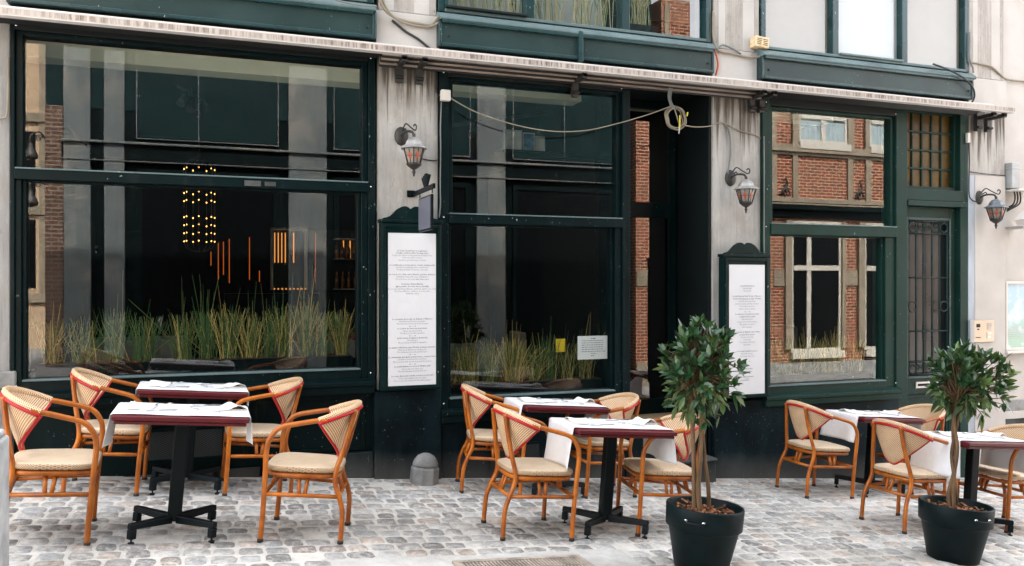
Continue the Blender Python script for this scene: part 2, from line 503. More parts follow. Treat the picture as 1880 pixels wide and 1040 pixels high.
class MB:
    def __init__(self):
        self.v, self.f, self.mi, self.sm, self.uv, self.tone = [], [], [], [], {}, {}
        self.mats = []

    def m(self, mat):
        if mat not in self.mats:
            self.mats.append(mat)
        return self.mats.index(mat)

    def face(self, idx, mat, smooth=False, uv=None, tone=None):
        i = len(self.f)
        self.f.append(tuple(idx))
        self.mi.append(self.m(mat))
        self.sm.append(smooth)
        if uv:
            self.uv[i] = uv
        if tone:
            self.tone[i] = tone

    def add(self, pts):
        n = len(self.v)
        self.v.extend([tuple(p) for p in pts])
        return n

    def box(self, x0, x1, y0, y1, z0, z1, mat, T=None, slope=False):
        p = [(x, y, z) for z in (z0, z1) for y in (y0, y1) for x in (x0, x1)]
        if slope:      # bottom follows the street
            p = [(x, y, gz(x) - .03 if i < 4 else z) for i, (x, y, z) in enumerate(p)]
        if T:
            p = [T @ Vector(q) for q in p]
        n = self.add(p)
        for q in ((0, 2, 3, 1), (4, 5, 7, 6), (0, 1, 5, 4), (2, 6, 7, 3), (0, 4, 6, 2), (1, 3, 7, 5)):
            self.face([n + k for k in q], mat)
        return self

    def quad(self, pts, mat, uv=None):
        n = self.add(pts)
        self.face(range(n, n + len(pts)), mat, uv=uv)
        return self

    def tube(self, pts, r, mat, seg=8, caps=True, closed=False):
        pts = [Vector(p) for p in pts]
        N = len(pts)
        rr = r if isinstance(r, (list, tuple)) else [r] * N
        rings = []
        prev = None
        for i, p in enumerate(pts):
            if closed:
                t = pts[(i + 1) % N] - pts[i - 1]
            else:
                t = pts[min(i + 1, N - 1)] - pts[max(i - 1, 0)]
            if t.length < 1e-9:
                t = Vector((0, 0, 1))
            t.normalize()
            if prev is None:
                a = Vector((0, 0, 1)) if abs(t.z) < .9 else Vector((1, 0, 0))
                u = t.cross(a).normalized()
            else:
                u = prev - t * prev.dot(t)
                u = u.normalized() if u.length > 1e-6 else t.orthogonal().normalized()
            prev = u
            w = t.cross(u)
            rings.append(self.add([p + (u * math.cos(2 * PI * k / seg) + w * math.sin(2 * PI * k / seg)) * rr[i] for k in range(seg)]))
        last = N if closed else N - 1
        for i in range(last):
            a, b = rings[i], rings[(i + 1) % N]
            for k in range(seg):
                k2 = (k + 1) % seg
                self.face((a + k, a + k2, b + k2, b + k), mat, True)
        if caps and not closed:
            self.face([rings[0] + k for k in range(seg)][::-1], mat)
            self.face([rings[-1] + k for k in range(seg)], mat)
        return self

    def lathe(self, prof, mat, seg=24, c=(0, 0, 0), smooth=True, phase=0, sx=1, sy=1, axis='Z', closed=False):
        rings = []
        for r, z in prof:
            ps = []
            for k in range(seg):
                a = 2 * PI * k / seg + phase
                q = (r * math.cos(a) * sx, r * math.sin(a) * sy, z)
                if axis == 'Y':
                    q = (q[0], q[2], q[1])
                ps.append((c[0] + q[0], c[1] + q[1], c[2] + q[2]))
            rings.append(self.add(ps))
        for i in range(len(rings) - 1):
            a, b = rings[i], rings[i + 1]
            for k in range(seg):
                k2 = (k + 1) % seg
                self.face((a + k, a + k2, b + k2, b + k), mat, smooth)
        if prof[0][0] > 1e-5:
            self.face([rings[0] + k for k in range(seg)][::-1], mat)
        if prof[-1][0] > 1e-5:
            self.face([rings[-1] + k for k in range(seg)], mat)
        return self

    def prism(self, outline, y0, y1, mat):
        """outline in XZ, extruded in Y"""
        n = len(outline)
        a = self.add([(x, y0, z) for x, z in outline])
        b = self.add([(x, y1, z) for x, z in outline])
        self.face(range(a, a + n), mat)
        self.face(list(range(b, b + n))[::-1], mat)
        for k in range(n):
            k2 = (k + 1) % n
            self.face((a + k, b + k, b + k2, a + k2), mat)
        return self

    def grid(self, fn, nu, nv, mat, smooth=True, uvfn=None, flip=False):
        n = self.add([fn(i / nu, j / nv) for j in range(nv + 1) for i in range(nu + 1)])
        for j in range(nv):
            for i in range(nu):
                q = [(i, j), (i + 1, j), (i + 1, j + 1), (i, j + 1)]
                if flip:
                    q.reverse()
                self.face([n + b * (nu + 1) + a for a, b in q], mat, smooth,
                          uv=[uvfn(a / nu, b / nv) for a, b in q] if uvfn else None)
        return self

    def build(self, name, parent=None, local=False, bevel=0, bseg=2, solid=0, sub=0):
        me = bpy.data.meshes.new(name)
        me.from_pydata(self.v, [], self.f)
        for k in self.mats:
            me.materials.append(M[k])
        me.polygons.foreach_set('material_index', self.mi)
        me.polygons.foreach_set('use_smooth', self.sm)
        if self.uv:
            ul = me.uv_layers.new(name='UVMap')
            for p in me.polygons:
                if p.index in self.uv:
                    for k, li in enumerate(p.loop_indices):
                        ul.data[li].uv = self.uv[p.index][k]
        if self.tone:
            at = me.attributes.new('tone', 'FLOAT_COLOR', 'FACE')
            for i, t in self.tone.items():
                at.data[i].color = c4(t)
        me.update()
        o = bpy.data.objects.new(name, me)
        COL.objects.link(o)
        link_parent(o, parent, local)
        if solid:
            md = o.modifiers.new('solid', 'SOLIDIFY')
            md.thickness = solid
            md.offset = 0
        if bevel:
            md = o.modifiers.new('bevel', 'BEVEL')
            md.width = bevel
            md.segments = bseg
            md.limit_method = 'ANGLE'
            md.angle_limit = math.radians(40)
        if sub:
            md = o.modifiers.new('sub', 'SUBSURF')
            md.levels = md.render_levels = sub
        return o


def link_parent(o, parent, local):
    if parent is None:
        WORLD[o.name] = Matrix()
        return
    o.parent = parent
    if local:
        WORLD[o.name] = WORLD[parent.name].copy()
    else:
        o.matrix_parent_inverse = WORLD[parent.name].inverted()
        WORLD[o.name] = Matrix()


def tag(o, label=None, cat=None, group=None, kind=None):
    if label:
        o['label'] = label
    if cat:
        o['category'] = cat
    if group:
        o['group'] = group
    if kind:
        o['kind'] = kind
    return o


def thing(name, label, cat, loc=(0, 0, 0), rot=None, group=None):
    o = bpy.data.objects.new(name, None)
    o.empty_display_size = .1
    COL.objects.link(o)
    mw = Matrix.Translation(Vector(loc))
    if rot is not None:
        mw = mw @ rot
        o.rotation_euler = rot.to_euler()
    o.location = loc
    WORLD[o.name] = mw
    return tag(o, label, cat, group)


def copy_tree(o, parent=None):
    c = o.copy()
    COL.objects.link(c)
    if parent is not None:
        c.parent = parent
        c.matrix_parent_inverse = o.matrix_parent_inverse.copy()
    for ch in list(o.children):
        copy_tree(ch, c)
    return c


def place(o, loc, rot):
    o.location = loc
    o.rotation_euler = rot.to_euler()


def rotz(deg):
    return TILT @ Matrix.Rotation(math.radians(deg), 4, 'Z')


def bez(pts, n=6):
    """Catmull-Rom through the points"""
    P = [Vector(p) for p in pts]
    out = []
    for i in range(len(P) - 1):
        p0 = P[max(i - 1, 0)]
        p1, p2 = P[i], P[i + 1]
        p3 = P[min(i + 2, len(P) - 1)]
        for k in range(n):
            t = k / n
            out.append(.5 * ((2 * p1) + (p2 - p0) * t + (2 * p0 - 5 * p1 + 4 * p2 - p3) * t * t + (3 * p1 - p0 - 3 * p2 + p3) * t ** 3))
    out.append(P[-1])
    return out


# ------------------------------------------------------------------ ground
def ground():
    b = MB()
    for x0, x1 in ((-400, -12), (-12, 24), (24, 400)):
        def z(x):
            return (gz(x) if -12 <= x <= 24 else gz(-12) if x < 0 else gz(24)) - .035
        b.quad([(x0, -400, z(x0)), (x1, -400, z(x1)), (x1, 400, z(x1)), (x0, 400, z(x0))], 'asphalt')
    tag(b.build('ground'), kind='structure')
    # sandy bed of the pavement
    b = MB()
    b.quad([(-12, -4.4, gz(-12)), (22, -4.4, gz(22)), (22, .3, gz(22)), (-12, .3, gz(-12))], 'sand')
    tag(b.build('pavement_bed'), kind='structure')
    # setts
    b = MB()
    rr = random.Random(3)
    y = -.055
    while y > -3.75:
        d = rr.uniform(.125, .15)
        x = -3.6 + rr.uniform(0, .15)
        while x < 10.2:
            w = rr.uniform(.115, .175)
            if y < -1.95 and x > 5.2 and rr.random() < .5:
                w *= 1.1
            cx, cy = x + w / 2, y - d / 2
            x += w + rr.uniform(.004, .016)
            if .62 < cx < 2.60 and cy < -2.2:
                continue
            if rr.random() < .03:
                continue
            # skip what stands far outside the view
            k = (cx + .0) / max(.3, cy + 7.2)
            if k < -.45 or k > 1.6:
                continue
            hx, hy = w / 2 * rr.uniform(.94, 1.02), d / 2 * rr.uniform(.90, 1.0)
            rot = rr.uniform(-.06, .06)
            e = rr.uniform(3.4, 6.5)
            top = rr.uniform(.002, .012)
            tx, ty = rr.uniform(-.03, .03), rr.uniform(-.03, .03)
            ro, ri = [], []
            n = 12
            for kk in range(n):
                a = 2 * PI * kk / n + .13
                ca, sa = math.cos(a), math.sin(a)
                sx = math.copysign(abs(ca) ** (2 / e), ca) * hx * rr.uniform(.93, 1.05)
                sy = math.copysign(abs(sa) ** (2 / e), sa) * hy * rr.uniform(.93, 1.05)
                px, py = sx * math.cos(rot) - sy * math.sin(rot), sx * math.sin(rot) + sy * math.cos(rot)
                ro.append((cx + px, cy + py, gz(cx + px) - .003))
                ri.append((cx + px * .9, cy + py * .9, gz(cx + px * .9) + top * .75 + px * tx + py * ty + rr.uniform(-.0012, .0012)))
            a0, a1 = b.add(ro), b.add(ri)
            cc = b.add([(cx, cy, gz(cx) + top + .003)])
            g = rr.choice((.19, .25, .31, .37, .43, .31)) * (1.0 + max(0, min(.22, (cx - 2.2) * .06))) * rr.uniform(.85, 1.15)  # tone rises to the right: brighter light there put into the setts
            t = rr.random()
            tone = (g, g * .985, g * .945) if t < .6 else (g * .96, g * .975, g * .965) if t < .85 else (g * 1.12, g * .95, g * .82)
            for kk in range(n):
                k2 = (kk + 1) % n
                b.face((a0 + kk, a0 + k2, a1 + k2, a1 + kk), 'cobble', True, tone=tone)
                b.face((a1 + kk, a1 + k2, cc), 'cobble', True, tone=tone)
        y -= d + rr.uniform(.004, .014)
    tag(b.build('cobbled_pavement'), kind='structure')
    # cement patch round the drain
    b = MB()

    def cem(u, v):
        x = .62 + u * 1.98
        y0 = -2.19 - .02 * math.sin(x * 5) - .015 * math.sin(x * 13)
        return (x, y0 + (-3.4 - y0) * v, gz(x) + .004)
    b.grid(cem, 24, 3, 'cement', False)
    tag(b.build('cement_strip'), kind='structure')


ground()

# drain grate let into the cement
g = thing('drain_grate', 'rusty iron drain grate set in the cement strip at the bottom edge', 'drain', (1.82, -2.66, gz(1.82)))
b = MB()
DT = Matrix.Translation((1.82, -2.66, gz(1.82) + .008)) @ TILT @ Matrix.Rotation(math.radians(2), 4, 'Z')
b.box(-.40, .40, -.3, .3, -.05, .003, 'hole', DT)
b.build('drain_pit', g)
b = MB()
for s in (-1, 1):
    b.box(-.43, .43, s * .3 - .02, s * .3 + .02, -.01, .012, 'grate', DT)
    b.box(s * .41 - .02, s * .41 + .02, -.28, .28, -.01, .012, 'grate', DT)
for k in range(34):
    x = -.38 + k * .76 / 33
    b.box(x - .006, x + .006, -.28, .28, -.008, .009, 'grate', DT)
for k in range(3):
    b.box(-.39, .39, -.15 + k * .15 - .006, -.15 + k * .15 + .006, -.006, .0105, 'grate', DT)
b.build('grille', g)

# ------------------------------------------------------------------ restaurant building
BLD = thing('restaurant_building', 'restaurant with dark green shop windows, pale stone pillars and a black plinth', 'building', (3.4, 3, gz(3.4)))


def frame_rect(b, x0, x1, z0, z1, w, y0, y1, mat):
    b.box(x0, x0 + w, y0, y1, z0, z1, mat)
    b.box(x1 - w, x1, y0, y1, z0, z1, mat)
    b.box(x0 + w, x1 - w, y0, y1, z0, z0 + w, mat)
    b.box(x0 + w, x1 - w, y0, y1, z1 - w, z1, mat)


def pane(x0, x1, z0, z1, y, mat, parent, name='glass_pane'):
    b = MB()
    b.quad([(x0, y, z0), (x1, y, z0), (x1, y, z1), (x0, y, z1)], mat)
    return b.build(name, parent)


# pillars (from the plinth up past the awning)
PIL = [(-2.0, -1.42, .81, 'pillar_grey'), (1.374, 1.925, .66, 'pillar'), (4.80, 5.383, .42, 'pillar'), (8.26, 8.84, 2.86, 'pillar')]
for x0, x1, z0, mt in PIL:
    b = MB()
    b.box(x0, x1, 0, .45, z0, 3.66, mt)
    b.build('stone_pillar', BLD, bevel=.008)
    b = MB()
    b.box(x0 - .01, x1 + .01, -.012, .45, 3.663, 3.985, 'white_wall')
    b.box(x0 + .015, x1 - .015, .004, .45, 3.99, 5.6, 'pillar_plain')
    if x0 > 0:
        b.box(x0 + .07, x0 + .15, .0, .4, 3.992, 5.6, 'white_wall')
        b.box(x1 - .22, x1 - .08, .0, .4, 3.992, 5.6, 'white_wall')
    b.build('upper_pillar', BLD, bevel=.006)
# left pillar foot
b = MB()
b.box(-2.05, -1.375, -.05, .45, .80, .935, 'stone')
b.box(-2.02, -1.405, -.02, .45, gz(-2), .80, 'stone')
b.build('pillar_foot', BLD, bevel=.012)
# right pillar: white painted lower half with a blue-grey edge
b = MB()
b.box(8.36, 8.845, -.006, .45, gz(8.6) - .05, 2.86, 'white_wall')
b.box(8.26, 8.36, -.002, .45, gz(8.3) - .05, 2.86, 'bluegrey')
b.build('painted_pillar', BLD, bevel=.006)

# plinths
b = MB()
b.box(1.345, 1.94, -.05, .4, 0, .655, 'plinth', slope=True)
b.build('plinth', BLD, bevel=.006)
b = MB()
b.box(1.943, 3.85, -.012, .4, 0, .40, 'plinth', slope=True)
b.build('plinth', BLD, bevel=.006)
b = MB()
b.box(4.80, 6.02, -.03, .4, 0, .385, 'plinth', slope=True)
b.box(6.024, 7.20, -.03, .4, 0, .385, 'plinth', slope=True)
b.build('plinth', BLD, bevel=.005)
# small vent grille in the middle plinth
b = MB()
b.quad([(2.44, -.018, -.14), (2.90, -.018, -.14), (2.90, -.018, .10), (2.44, -.018, .10)], 'expanded')
frame_rect(b, 2.42, 2.92, -.16, .12, .02, -.022, -.012, 'plinth')
b.build('vent_grille', BLD)

# panelled front below the left window
b = MB()
b.box(-1.41, 1.35, .06, .4, 0, .655, 'green', slope=True)
for x0, x1 in ((-.58, .30), (.34, 1.28)):
    frame_rect(b, x0, x1, .14, .60, .035, .045, .06, 'green')
b.box(-1.40, 1.34, .035, .06, .60, .653, 'green')
fp = b.build('stall_panel', BLD, bevel=.004)
b = MB()
b.quad([(-.52, .05, .17), (.10, .05, .17), (.10, .05, .40), (-.52, .05, .40)], 'expanded')
frame_rect(b, -.55, .13, .14, .43, .03, .035, .06, 'green')
b.build('vent_grille', fp)
b = MB()
b.box(.42, 1.343, -.015, .059, 0, .13, 'plinth', slope=True)
b.box(-1.40, .40, .02, .059, 0, .06, 'plinth', slope=True)
b.build('stone_base', fp, bevel=.008)


def shop_window(x0, x1, z0, z1, ux0, ux1, uz0, uz1, lx0, lx1, lz0, lz1, mat, sill_z):
    b = MB()
    yo, yi = -.03, .14
    # outer stiles, head and mid rail
    b.box(x0, ux0 - .05, yo, yi, sill_z, z1, mat)
    b.box(ux1 + .05, x1, yo, yi, sill_z, z1, mat)
    b.box(ux0 - .05, ux1 + .05, yo, yi, uz1 + .03, z1, 'header')
    # mouldings that step in towards the glass
    b.box(ux0 - .05, ux0, yo + .035, yi, uz0 - .01, uz1 + .03, mat)
    b.box(ux1, ux1 + .05, yo + .035, yi, uz0 - .01, uz1 + .03, mat)
    b.box(ux0, ux1, yo + .035, yi, uz1, uz1 + .03, mat)
    b.box(ux0 - .05, ux1 + .05, yo - .012, yi, lz1 + .012, uz0, mat)
    # lower sash sits further back
    b.box(ux0 - .05, lx0 - .028, yo + .02, yi, sill_z, lz1 + .012, mat)
    b.box(lx1 + .028, ux1 + .05, yo + .02, yi, sill_z, lz1 + .012, mat)
    b.box(lx0 - .028, lx0, yo + .05, yi + .01, lz0 - .02, lz1 + .012, mat)
    b.box(lx1, lx1 + .028, yo + .05, yi + .01, lz0 - .02, lz1 + .012, mat)
    b.box(lx0, lx1, yo + .055, yi, lz1, lz1 + .012, mat)
    b.box(lx0 - .028, lx1 + .028, yo + .01, yi, sill_z, lz0, mat)
    w = b.build('shop_window', BLD, bevel=.005)
    pane(ux0 - .01, ux1 + .01, uz0 - .01, uz1 + .01, .055, 'glass', w)
    pane(lx0 - .01, lx1 + .01, lz0 - .01, lz1 + .005, .062, 'glass', w)
    # weather bar on each sash, in the paler ledge paint
    b = MB()
    b.box(ux0 - .045, ux1 + .045, yo - .02, .05, uz0, uz0 + .012, 'ledge')
    b.build('weather_bar', w, bevel=.003)
    b = MB()
    b.box(lx0 - .02, lx1 + .02, yo - .004, .058, lz0, lz0 + .014, 'ledge')
    b.build('weather_bar', w, bevel=.003)
    b = MB()
    n = [(-.085, sill_z - .045), (-.085, sill_z - .008), (-.03, sill_z + .012), (.1, sill_z + .012), (.1, sill_z - .045)]
    a0 = b.add([(x0 + .01, y, z) for y, z in n])
    a1 = b.add([(x1 - .01, y, z) for y, z in n])
    for k in range(5):
        k2 = (k + 1) % 5
        b.face((a0 + k, a0 + k2, a1 + k2, a1 + k), mat)
    b.face(range(a0, a0 + 5), mat)
    b.face(list(range(a1, a1 + 5))[::-1], mat)
    b.box(x0 + .012, x1 - .012, -.07, .1, sill_z - .11, sill_z - .047, mat)
    b.build('sill', w, bevel=.004)
    # screw heads at the corners
    for x in (x0 + .04, x1 - .04):
        for z in (sill_z + .06, uz0 - .03, uz1 + .06):
            b = MB()
            b.lathe([(.009, 0), (.008, -.006), (0, -.008)], 'chrome', 8, (x, yo - .001, z), axis='Y')
            b.build('screw', w)
    return w


W1 = shop_window(-1.414, 1.355, .65, 3.70, -1.335, 1.245, 2.465, 3.49, -1.315, 1.207, .85, 2.375, 'green', .76)
W2 = shop_window(1.928, 3.79, .42, 3.70, 2.062, 3.712, 2.218, 3.425, 2.046, 3.662, .555, 2.125, 'green', .46)
W3 = shop_window(5.386, 7.19, .385, 3.70, 5.535, 7.114, 2.215, 3.42, 5.482, 7.0, .517, 2.095, 'green_lit', .43)
b = MB()
b.box(.27, .40, -.052, -.042, 2.40, 2.445, 'step_stone')
b.box(.43, .52, -.052, -.042, 2.405, 2.44, 'step_stone')
b.build('catch_plate', W1)

# entrance bay, set back 0.6 m
b = MB()
b.box(3.79, 3.85, -.02, .30, -.3, 3.70, 'green')
b.box(3.85, 3.90, .3, .66, -.3, 3.70, 'green')
b.box(4.765, 4.798, .02, .66, -.35, 3.70, 'header')
b.box(3.85, 4.80, 0.0, .66, 3.55, 3.70, 'header')
b.build('door_recess', BLD, bevel=.004)
DOOR = MB()
DOOR.box(3.90, 4.03, .60, .66, .2, 3.52, 'green')
DOOR.box(4.66, 4.738, .60, .66, .2, 3.52, 'green')
DOOR.box(4.03, 4.66, .60, .66, .2, .36, 'green')
DOOR.box(4.03, 4.66, .595, .66, 2.30, 2.46, 'green')
DOOR.box(4.03, 4.66, .60, .66, 3.46, 3.54, 'green')
DOOR.box(4.03, 4.06, .585, .60, .36, 2.30, 'green')
DOOR.box(4.635, 4.66, .585, .60, .36, 2.30, 'green')
door = DOOR.build('entrance_door', BLD, bevel=.004)
pane(4.02, 4.67, .35, 2.31, .625, 'glass', door)
pane(4.02, 4.67, 2.45, 3.47, .625, 'glass', door)
b = MB()
b.tube(bez([(4.08, .6, 1.25), (4.08, .55, 1.25), (4.08, .55, .95), (4.08, .6, .95)], 4), .011, 'chrome')
b.build('handle', door)
b = MB()
b.box(3.86, 4.74, -.02, .60, .165, .205, 'wood_step')
b.box(3.865, 4.735, .0, .58, -.3, .163, 'plinth')
b.build('threshold', BLD, bevel=.008)
b = MB()
b.box(3.80, 4.70, -.22, -.02, 0, -.16, 'plinth', slope=True)
b.box(3.79, 4.71, -.235, -.02, -.158, -.125, 'step_stone')
b.build('stone_step', BLD, bevel=.015)

# green door on the right
b = MB()
b.box(7.195, 7.335, -.02, .16, gz(7.3) - .05, 3.70, 'green_lit')
b.box(8.14, 8.262, .0, .2, gz(8.2) - .05, 3.70, 'green_lit')
b.box(7.335, 8.14, .02, .2, 3.58, 3.70, 'header')
b.box(7.335, 8.20, -.03, .2, 2.47, 2.53, 'green_lit')
b.box(7.335, 8.18, -.01, .2, 2.533, 2.66, 'green_lit')
b.build('door_frame', BLD, bevel=.005)
b = MB()
zb = gz(7.7) + .06
b.box(7.335, 7.40, .06, .14, zb, 2.468, 'green_lit')
b.box(8.03, 8.14, .06, .14, zb, 2.468, 'green_lit')
b.box(7.40, 8.03, .06, .14, 2.33, 2.468, 'green_lit')
b.box(7.40, 8.03, .06, .14, .34, .53, 'green_lit')
b.box(7.40, 8.03, .085, .14, zb, .34, 'green_lit')
frame_rect(b, 7.385, 8.05, .515, 2.345, .028, .045, .0585, 'moulding')
frame_rect(b, 7.40, 8.03, zb + .08, .325, .03, .07, .0845, 'green_lit')
fd = b.build('front_door', BLD, bevel=.004)
b = MB()
b.box(7.40, 8.03, .11, .13, .53, 2.33, 'glass_dirty')
b.build('door_glass', fd)
# wrought-iron grille
b = MB()
GX0, GX1, GZ0, GZ1 = 7.425, 8.005, .56, 2.305
yg = .062


def bar(p, q, r=.009):
    b.tube([p, q], r, 'iron', 6)


for x in (GX0, GX0 + .115, GX0 + .225, GX1 - .225, GX1 - .115, GX1):
    bar((x, yg, GZ0), (x, yg, GZ1))
for z in (GZ0, GZ0 + .14, 1.05, 1.66, GZ1 - .14, GZ1):
    bar((GX0, yg - .004, z), (GX1, yg - .004, z), .0085)


def ring(cx, cz, r, t=.009):
    b.tube([(cx + r * math.cos(a * PI / 8), yg - .008, cz + r * math.sin(a * PI / 8)) for a in range(16)], t, 'iron', 6, closed=True)


for x in (GX0 + .057, GX1 - .057):
    ring(x, GZ1 - .07, .052)
    ring(x, GZ0 + .07, .052)
    ring(x, 1.33, .058)
for zc in (GZ1 - .07, GZ0 + .07):
    for k in range(4):
        cx = GX0 + .17 + k * .08
        b.tube([(cx + .032 * (1 - .65 * a / 18) * math.cos(a * .5 + .4), yg - .006, zc + .034 * (1 - .65 * a / 18) * math.sin(a * .5 + .4)) for a in range(19)],
               .006, 'iron', 5)
for x in (GX0 + .225, GX1 - .225):        # twisted middles
    for zc in (1.82, 1.05):
        b.tube([(x + .009 * math.cos(a * 1.1), yg + .009 * math.sin(a * 1.1), zc - .12 + a * .0075) for a in range(33)], .007, 'iron', 5)
b.build('door_grille', fd)
b = MB()
frame_rect(b, 7.53, 7.86, .405, .475, .02, .045, .0595, 'white_plastic')
b.quad([(7.55, .055, .425), (7.84, .055, .425), (7.84, .055, .455), (7.55, .055, .455)], 'hole')
b.build('letter_slot', fd, bevel=.002)
# leaded amber fanlight over the door
b = MB()
frame_rect(b, 7.336, 8.139, 2.662, 3.578, .04, .05, .15, 'green_lit')
for k in range(1, 5):
    x = 7.376 + k * .7235 / 5
    b.box(x - .011, x + .011, .092, .13, 2.702, 3.538, 'green_lit')
for k in range(1, 4):
    z = 2.702 + k * .836 / 4
    b.box(7.376, 8.099, .088, .134, z - .011, z + .011, 'green_lit')
fl = b.build('fanlight', BLD, bevel=.003)
b = MB()
for i in range(5):
    for j in range(4):
        x0, x1 = 7.376 + i * .1447, 7.376 + (i + 1) * .1447
        z0, z1 = 2.702 + j * .209, 2.702 + (j + 1) * .209
        t1, t2 = R.uniform(-.0015, .0015), R.uniform(-.0015, .0015)
        b.quad([(x0, .11 + t1, z0), (x1, .11 - t1, z0), (x1, .11 + t2, z1), (x0, .11 - t2, z1)], 'amber')
b.build('amber_panes', fl)


# fascia panels above the awning
def fascia(x0, x1, div=None):
    z0, z1, y = 3.705, 3.935, -.1
    b = MB()
    b.box(x0, x1, y + .012, .1, z0, z1, 'fascia')
    fr = .028
    b.box(x0, x0 + fr, y, y + .0115, z0, z1, 'moulding')
    b.box(x1 - fr, x1, y, y + .0115, z0, z1, 'moulding')
    b.box(x0 + fr, x1 - fr, y - .008, y + .0115, z0, z0 + fr, 'moulding')
    b.box(x0 + fr, x1 - fr, y - .022, y + .0115, z1 - fr, z1, 'moulding')
    f = b.build('fascia_panel', BLD, bevel=.006)
    if div:
        b = MB()
        b.box(div - .022, div + .022, y - .03, y + .01, z0 - .03, z1 + .03, 'moulding')
        b.build('divider', f, bevel=.005)
    for x in (x0 + .09, x1 - .07):
        b = MB()
        b.lathe([(.012, 0), (.011, -.008), (0, -.011)], 'iron', 8, (x, y + .012, 3.80), axis='Y')
        b.build('bolt', f)
    # sloping ledge above
    b = MB()
    prof = [(-.125, z1 + .002), (-.125, z1 + .022), (-.06, z1 + .075), (.12, z1 + .10), (.12, z1 + .002)]
    a0 = b.add([(x0, yy, zz) for yy, zz in prof])
    a1 = b.add([(x1, yy, zz) for yy, zz in prof])
    for k in range(5):
        k2 = (k + 1) % 5
        b.face((a0 + k, a0 + k2, a1 + k2, a1 + k), 'ledge')
    b.face(range(a0, a0 + 5), 'ledge')
    b.face(list(range(a1, a1 + 5))[::-1], 'ledge')
    b.build('ledge', f, bevel=.005)


fascia(-1.43, 1.346)
fascia(1.907, 4.757, 3.275)
fascia(5.326, 8.235)

# windows of the upper floor


def upper_window(x0, x1, cuts, fills, sash=True):
    b = MB()
    z0, z1 = 4.037, 5.6
    b.box(x0, x0 + .06, -.01, .12, z0, z1, 'moulding')
    b.box(x1 - .06, x1, -.01, .12, z0, z1, 'moulding')
    b.box(x0 + .06, x1 - .06, -.01, .12, z1 - .06, z1, 'moulding')
    b.box(x0 + .06, x1 - .06, -.02, .12, z0, z0 + .03, 'ledge')
    xs = [x0 + .06] + cuts + [x1 - .06]
    for c in cuts:
        b.box(c - .04, c + .04, -.012, .12, z0 + .03, z1 - .06, 'moulding')
    w = b.build('upper_window', BLD, bevel=.005)
    for i in range(len(xs) - 1):
        a, c = xs[i] + (.04 if i else 0), xs[i + 1] - (.04 if i < len(xs) - 2 else 0)
        pane(a - .005, c + .005, z0 + .02, z1 - .05, .05, 'glass_clear', w)
        if fills[i]:
            m_, yy, h = fills[i]
            bb = MB()
            bb.box(a - .01, c + .01, yy, yy + .015, z0 - .1, z0 + h, m_)
            bb.build('blind', w)
        if sash and i == 0:
            bb = MB()
            frame_rect(bb, a + .002, c - .002, z0 + .032, z1 - .062, .03, -.03, .0, 'moulding')
            bb.box(a, c, -.06, -.03, z0 + .028, z0 + .05, 'header')
            bb.build('opening_sash', w, bevel=.004)
    return w


upper_window(-1.42, 1.346, [-.5, .42], [('frost', .12, 1.6)] * 3, False)
UW = upper_window(1.925, 4.775, [2.81, 3.81], [('frost', .45, 1.6), ('frost', .45, 1.6), None])
upper_window(5.383, 8.26, [6.345, 7.305], [('blind_beige', .075, 1.6), ('blind_white', .068, 1.6), ('blind_beige', .075, 1.6)], False)
b = MB()
b.box(6.39, 7.26, -.04, .0, 4.062, 4.085, 'ledge')
b.build('window_board', BLD, bevel=.004)

# upper storeys, side walls, roof
b = MB()
b.box(-2.0, 8.84, .02, .5, 5.61, 11.0, 'white_wall')
b.box(-2.0, 8.84, .13, .5, 3.62, 3.70, 'header')
b.box(-2.0, -1.75, .45, 9, -.6, 11.0, 'white_wall')
b.box(8.55, 8.84, .45, 9, -1.0, 11.0, 'white_wall')
b.box(-2.0, 8.84, 8.7, 9, -1, 11.0, 'white_wall')
b.build('upper_wall', BLD)
b = MB()
b.box(-2.2, 9.0, -.35, 9.2, 11.0, 11.2, 'roof_tile')
b.build('roof', BLD)
b = MB()
for x in (-.3, 2.8, 5.9):
    frame_rect(b, x - .1, x + 1.2, 6.6, 8.6, .09, -.02, .04, 'moulding')
    b.box(x - .01, x + 1.11, .0, .018, 6.69, 8.51, 'window_dark')
b.build('storey_window', BLD)

# the dining room behind the glass
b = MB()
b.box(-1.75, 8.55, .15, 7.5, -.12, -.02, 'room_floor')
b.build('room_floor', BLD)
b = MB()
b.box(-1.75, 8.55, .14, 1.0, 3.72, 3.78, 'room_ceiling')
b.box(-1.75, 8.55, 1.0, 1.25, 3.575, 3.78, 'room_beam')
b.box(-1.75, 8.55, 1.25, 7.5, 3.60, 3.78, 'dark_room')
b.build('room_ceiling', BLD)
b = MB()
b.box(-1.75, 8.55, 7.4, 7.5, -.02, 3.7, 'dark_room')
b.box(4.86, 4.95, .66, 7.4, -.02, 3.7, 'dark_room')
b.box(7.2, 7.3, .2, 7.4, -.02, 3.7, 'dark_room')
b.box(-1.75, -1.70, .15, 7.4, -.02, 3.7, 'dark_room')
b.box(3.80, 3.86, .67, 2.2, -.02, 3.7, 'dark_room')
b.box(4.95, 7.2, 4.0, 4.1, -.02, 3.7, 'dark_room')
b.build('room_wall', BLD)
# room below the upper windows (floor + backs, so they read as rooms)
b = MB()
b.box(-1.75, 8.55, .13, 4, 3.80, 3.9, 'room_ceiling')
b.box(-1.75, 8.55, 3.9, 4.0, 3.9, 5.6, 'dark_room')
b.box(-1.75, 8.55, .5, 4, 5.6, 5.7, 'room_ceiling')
b.build('upper_room', BLD)
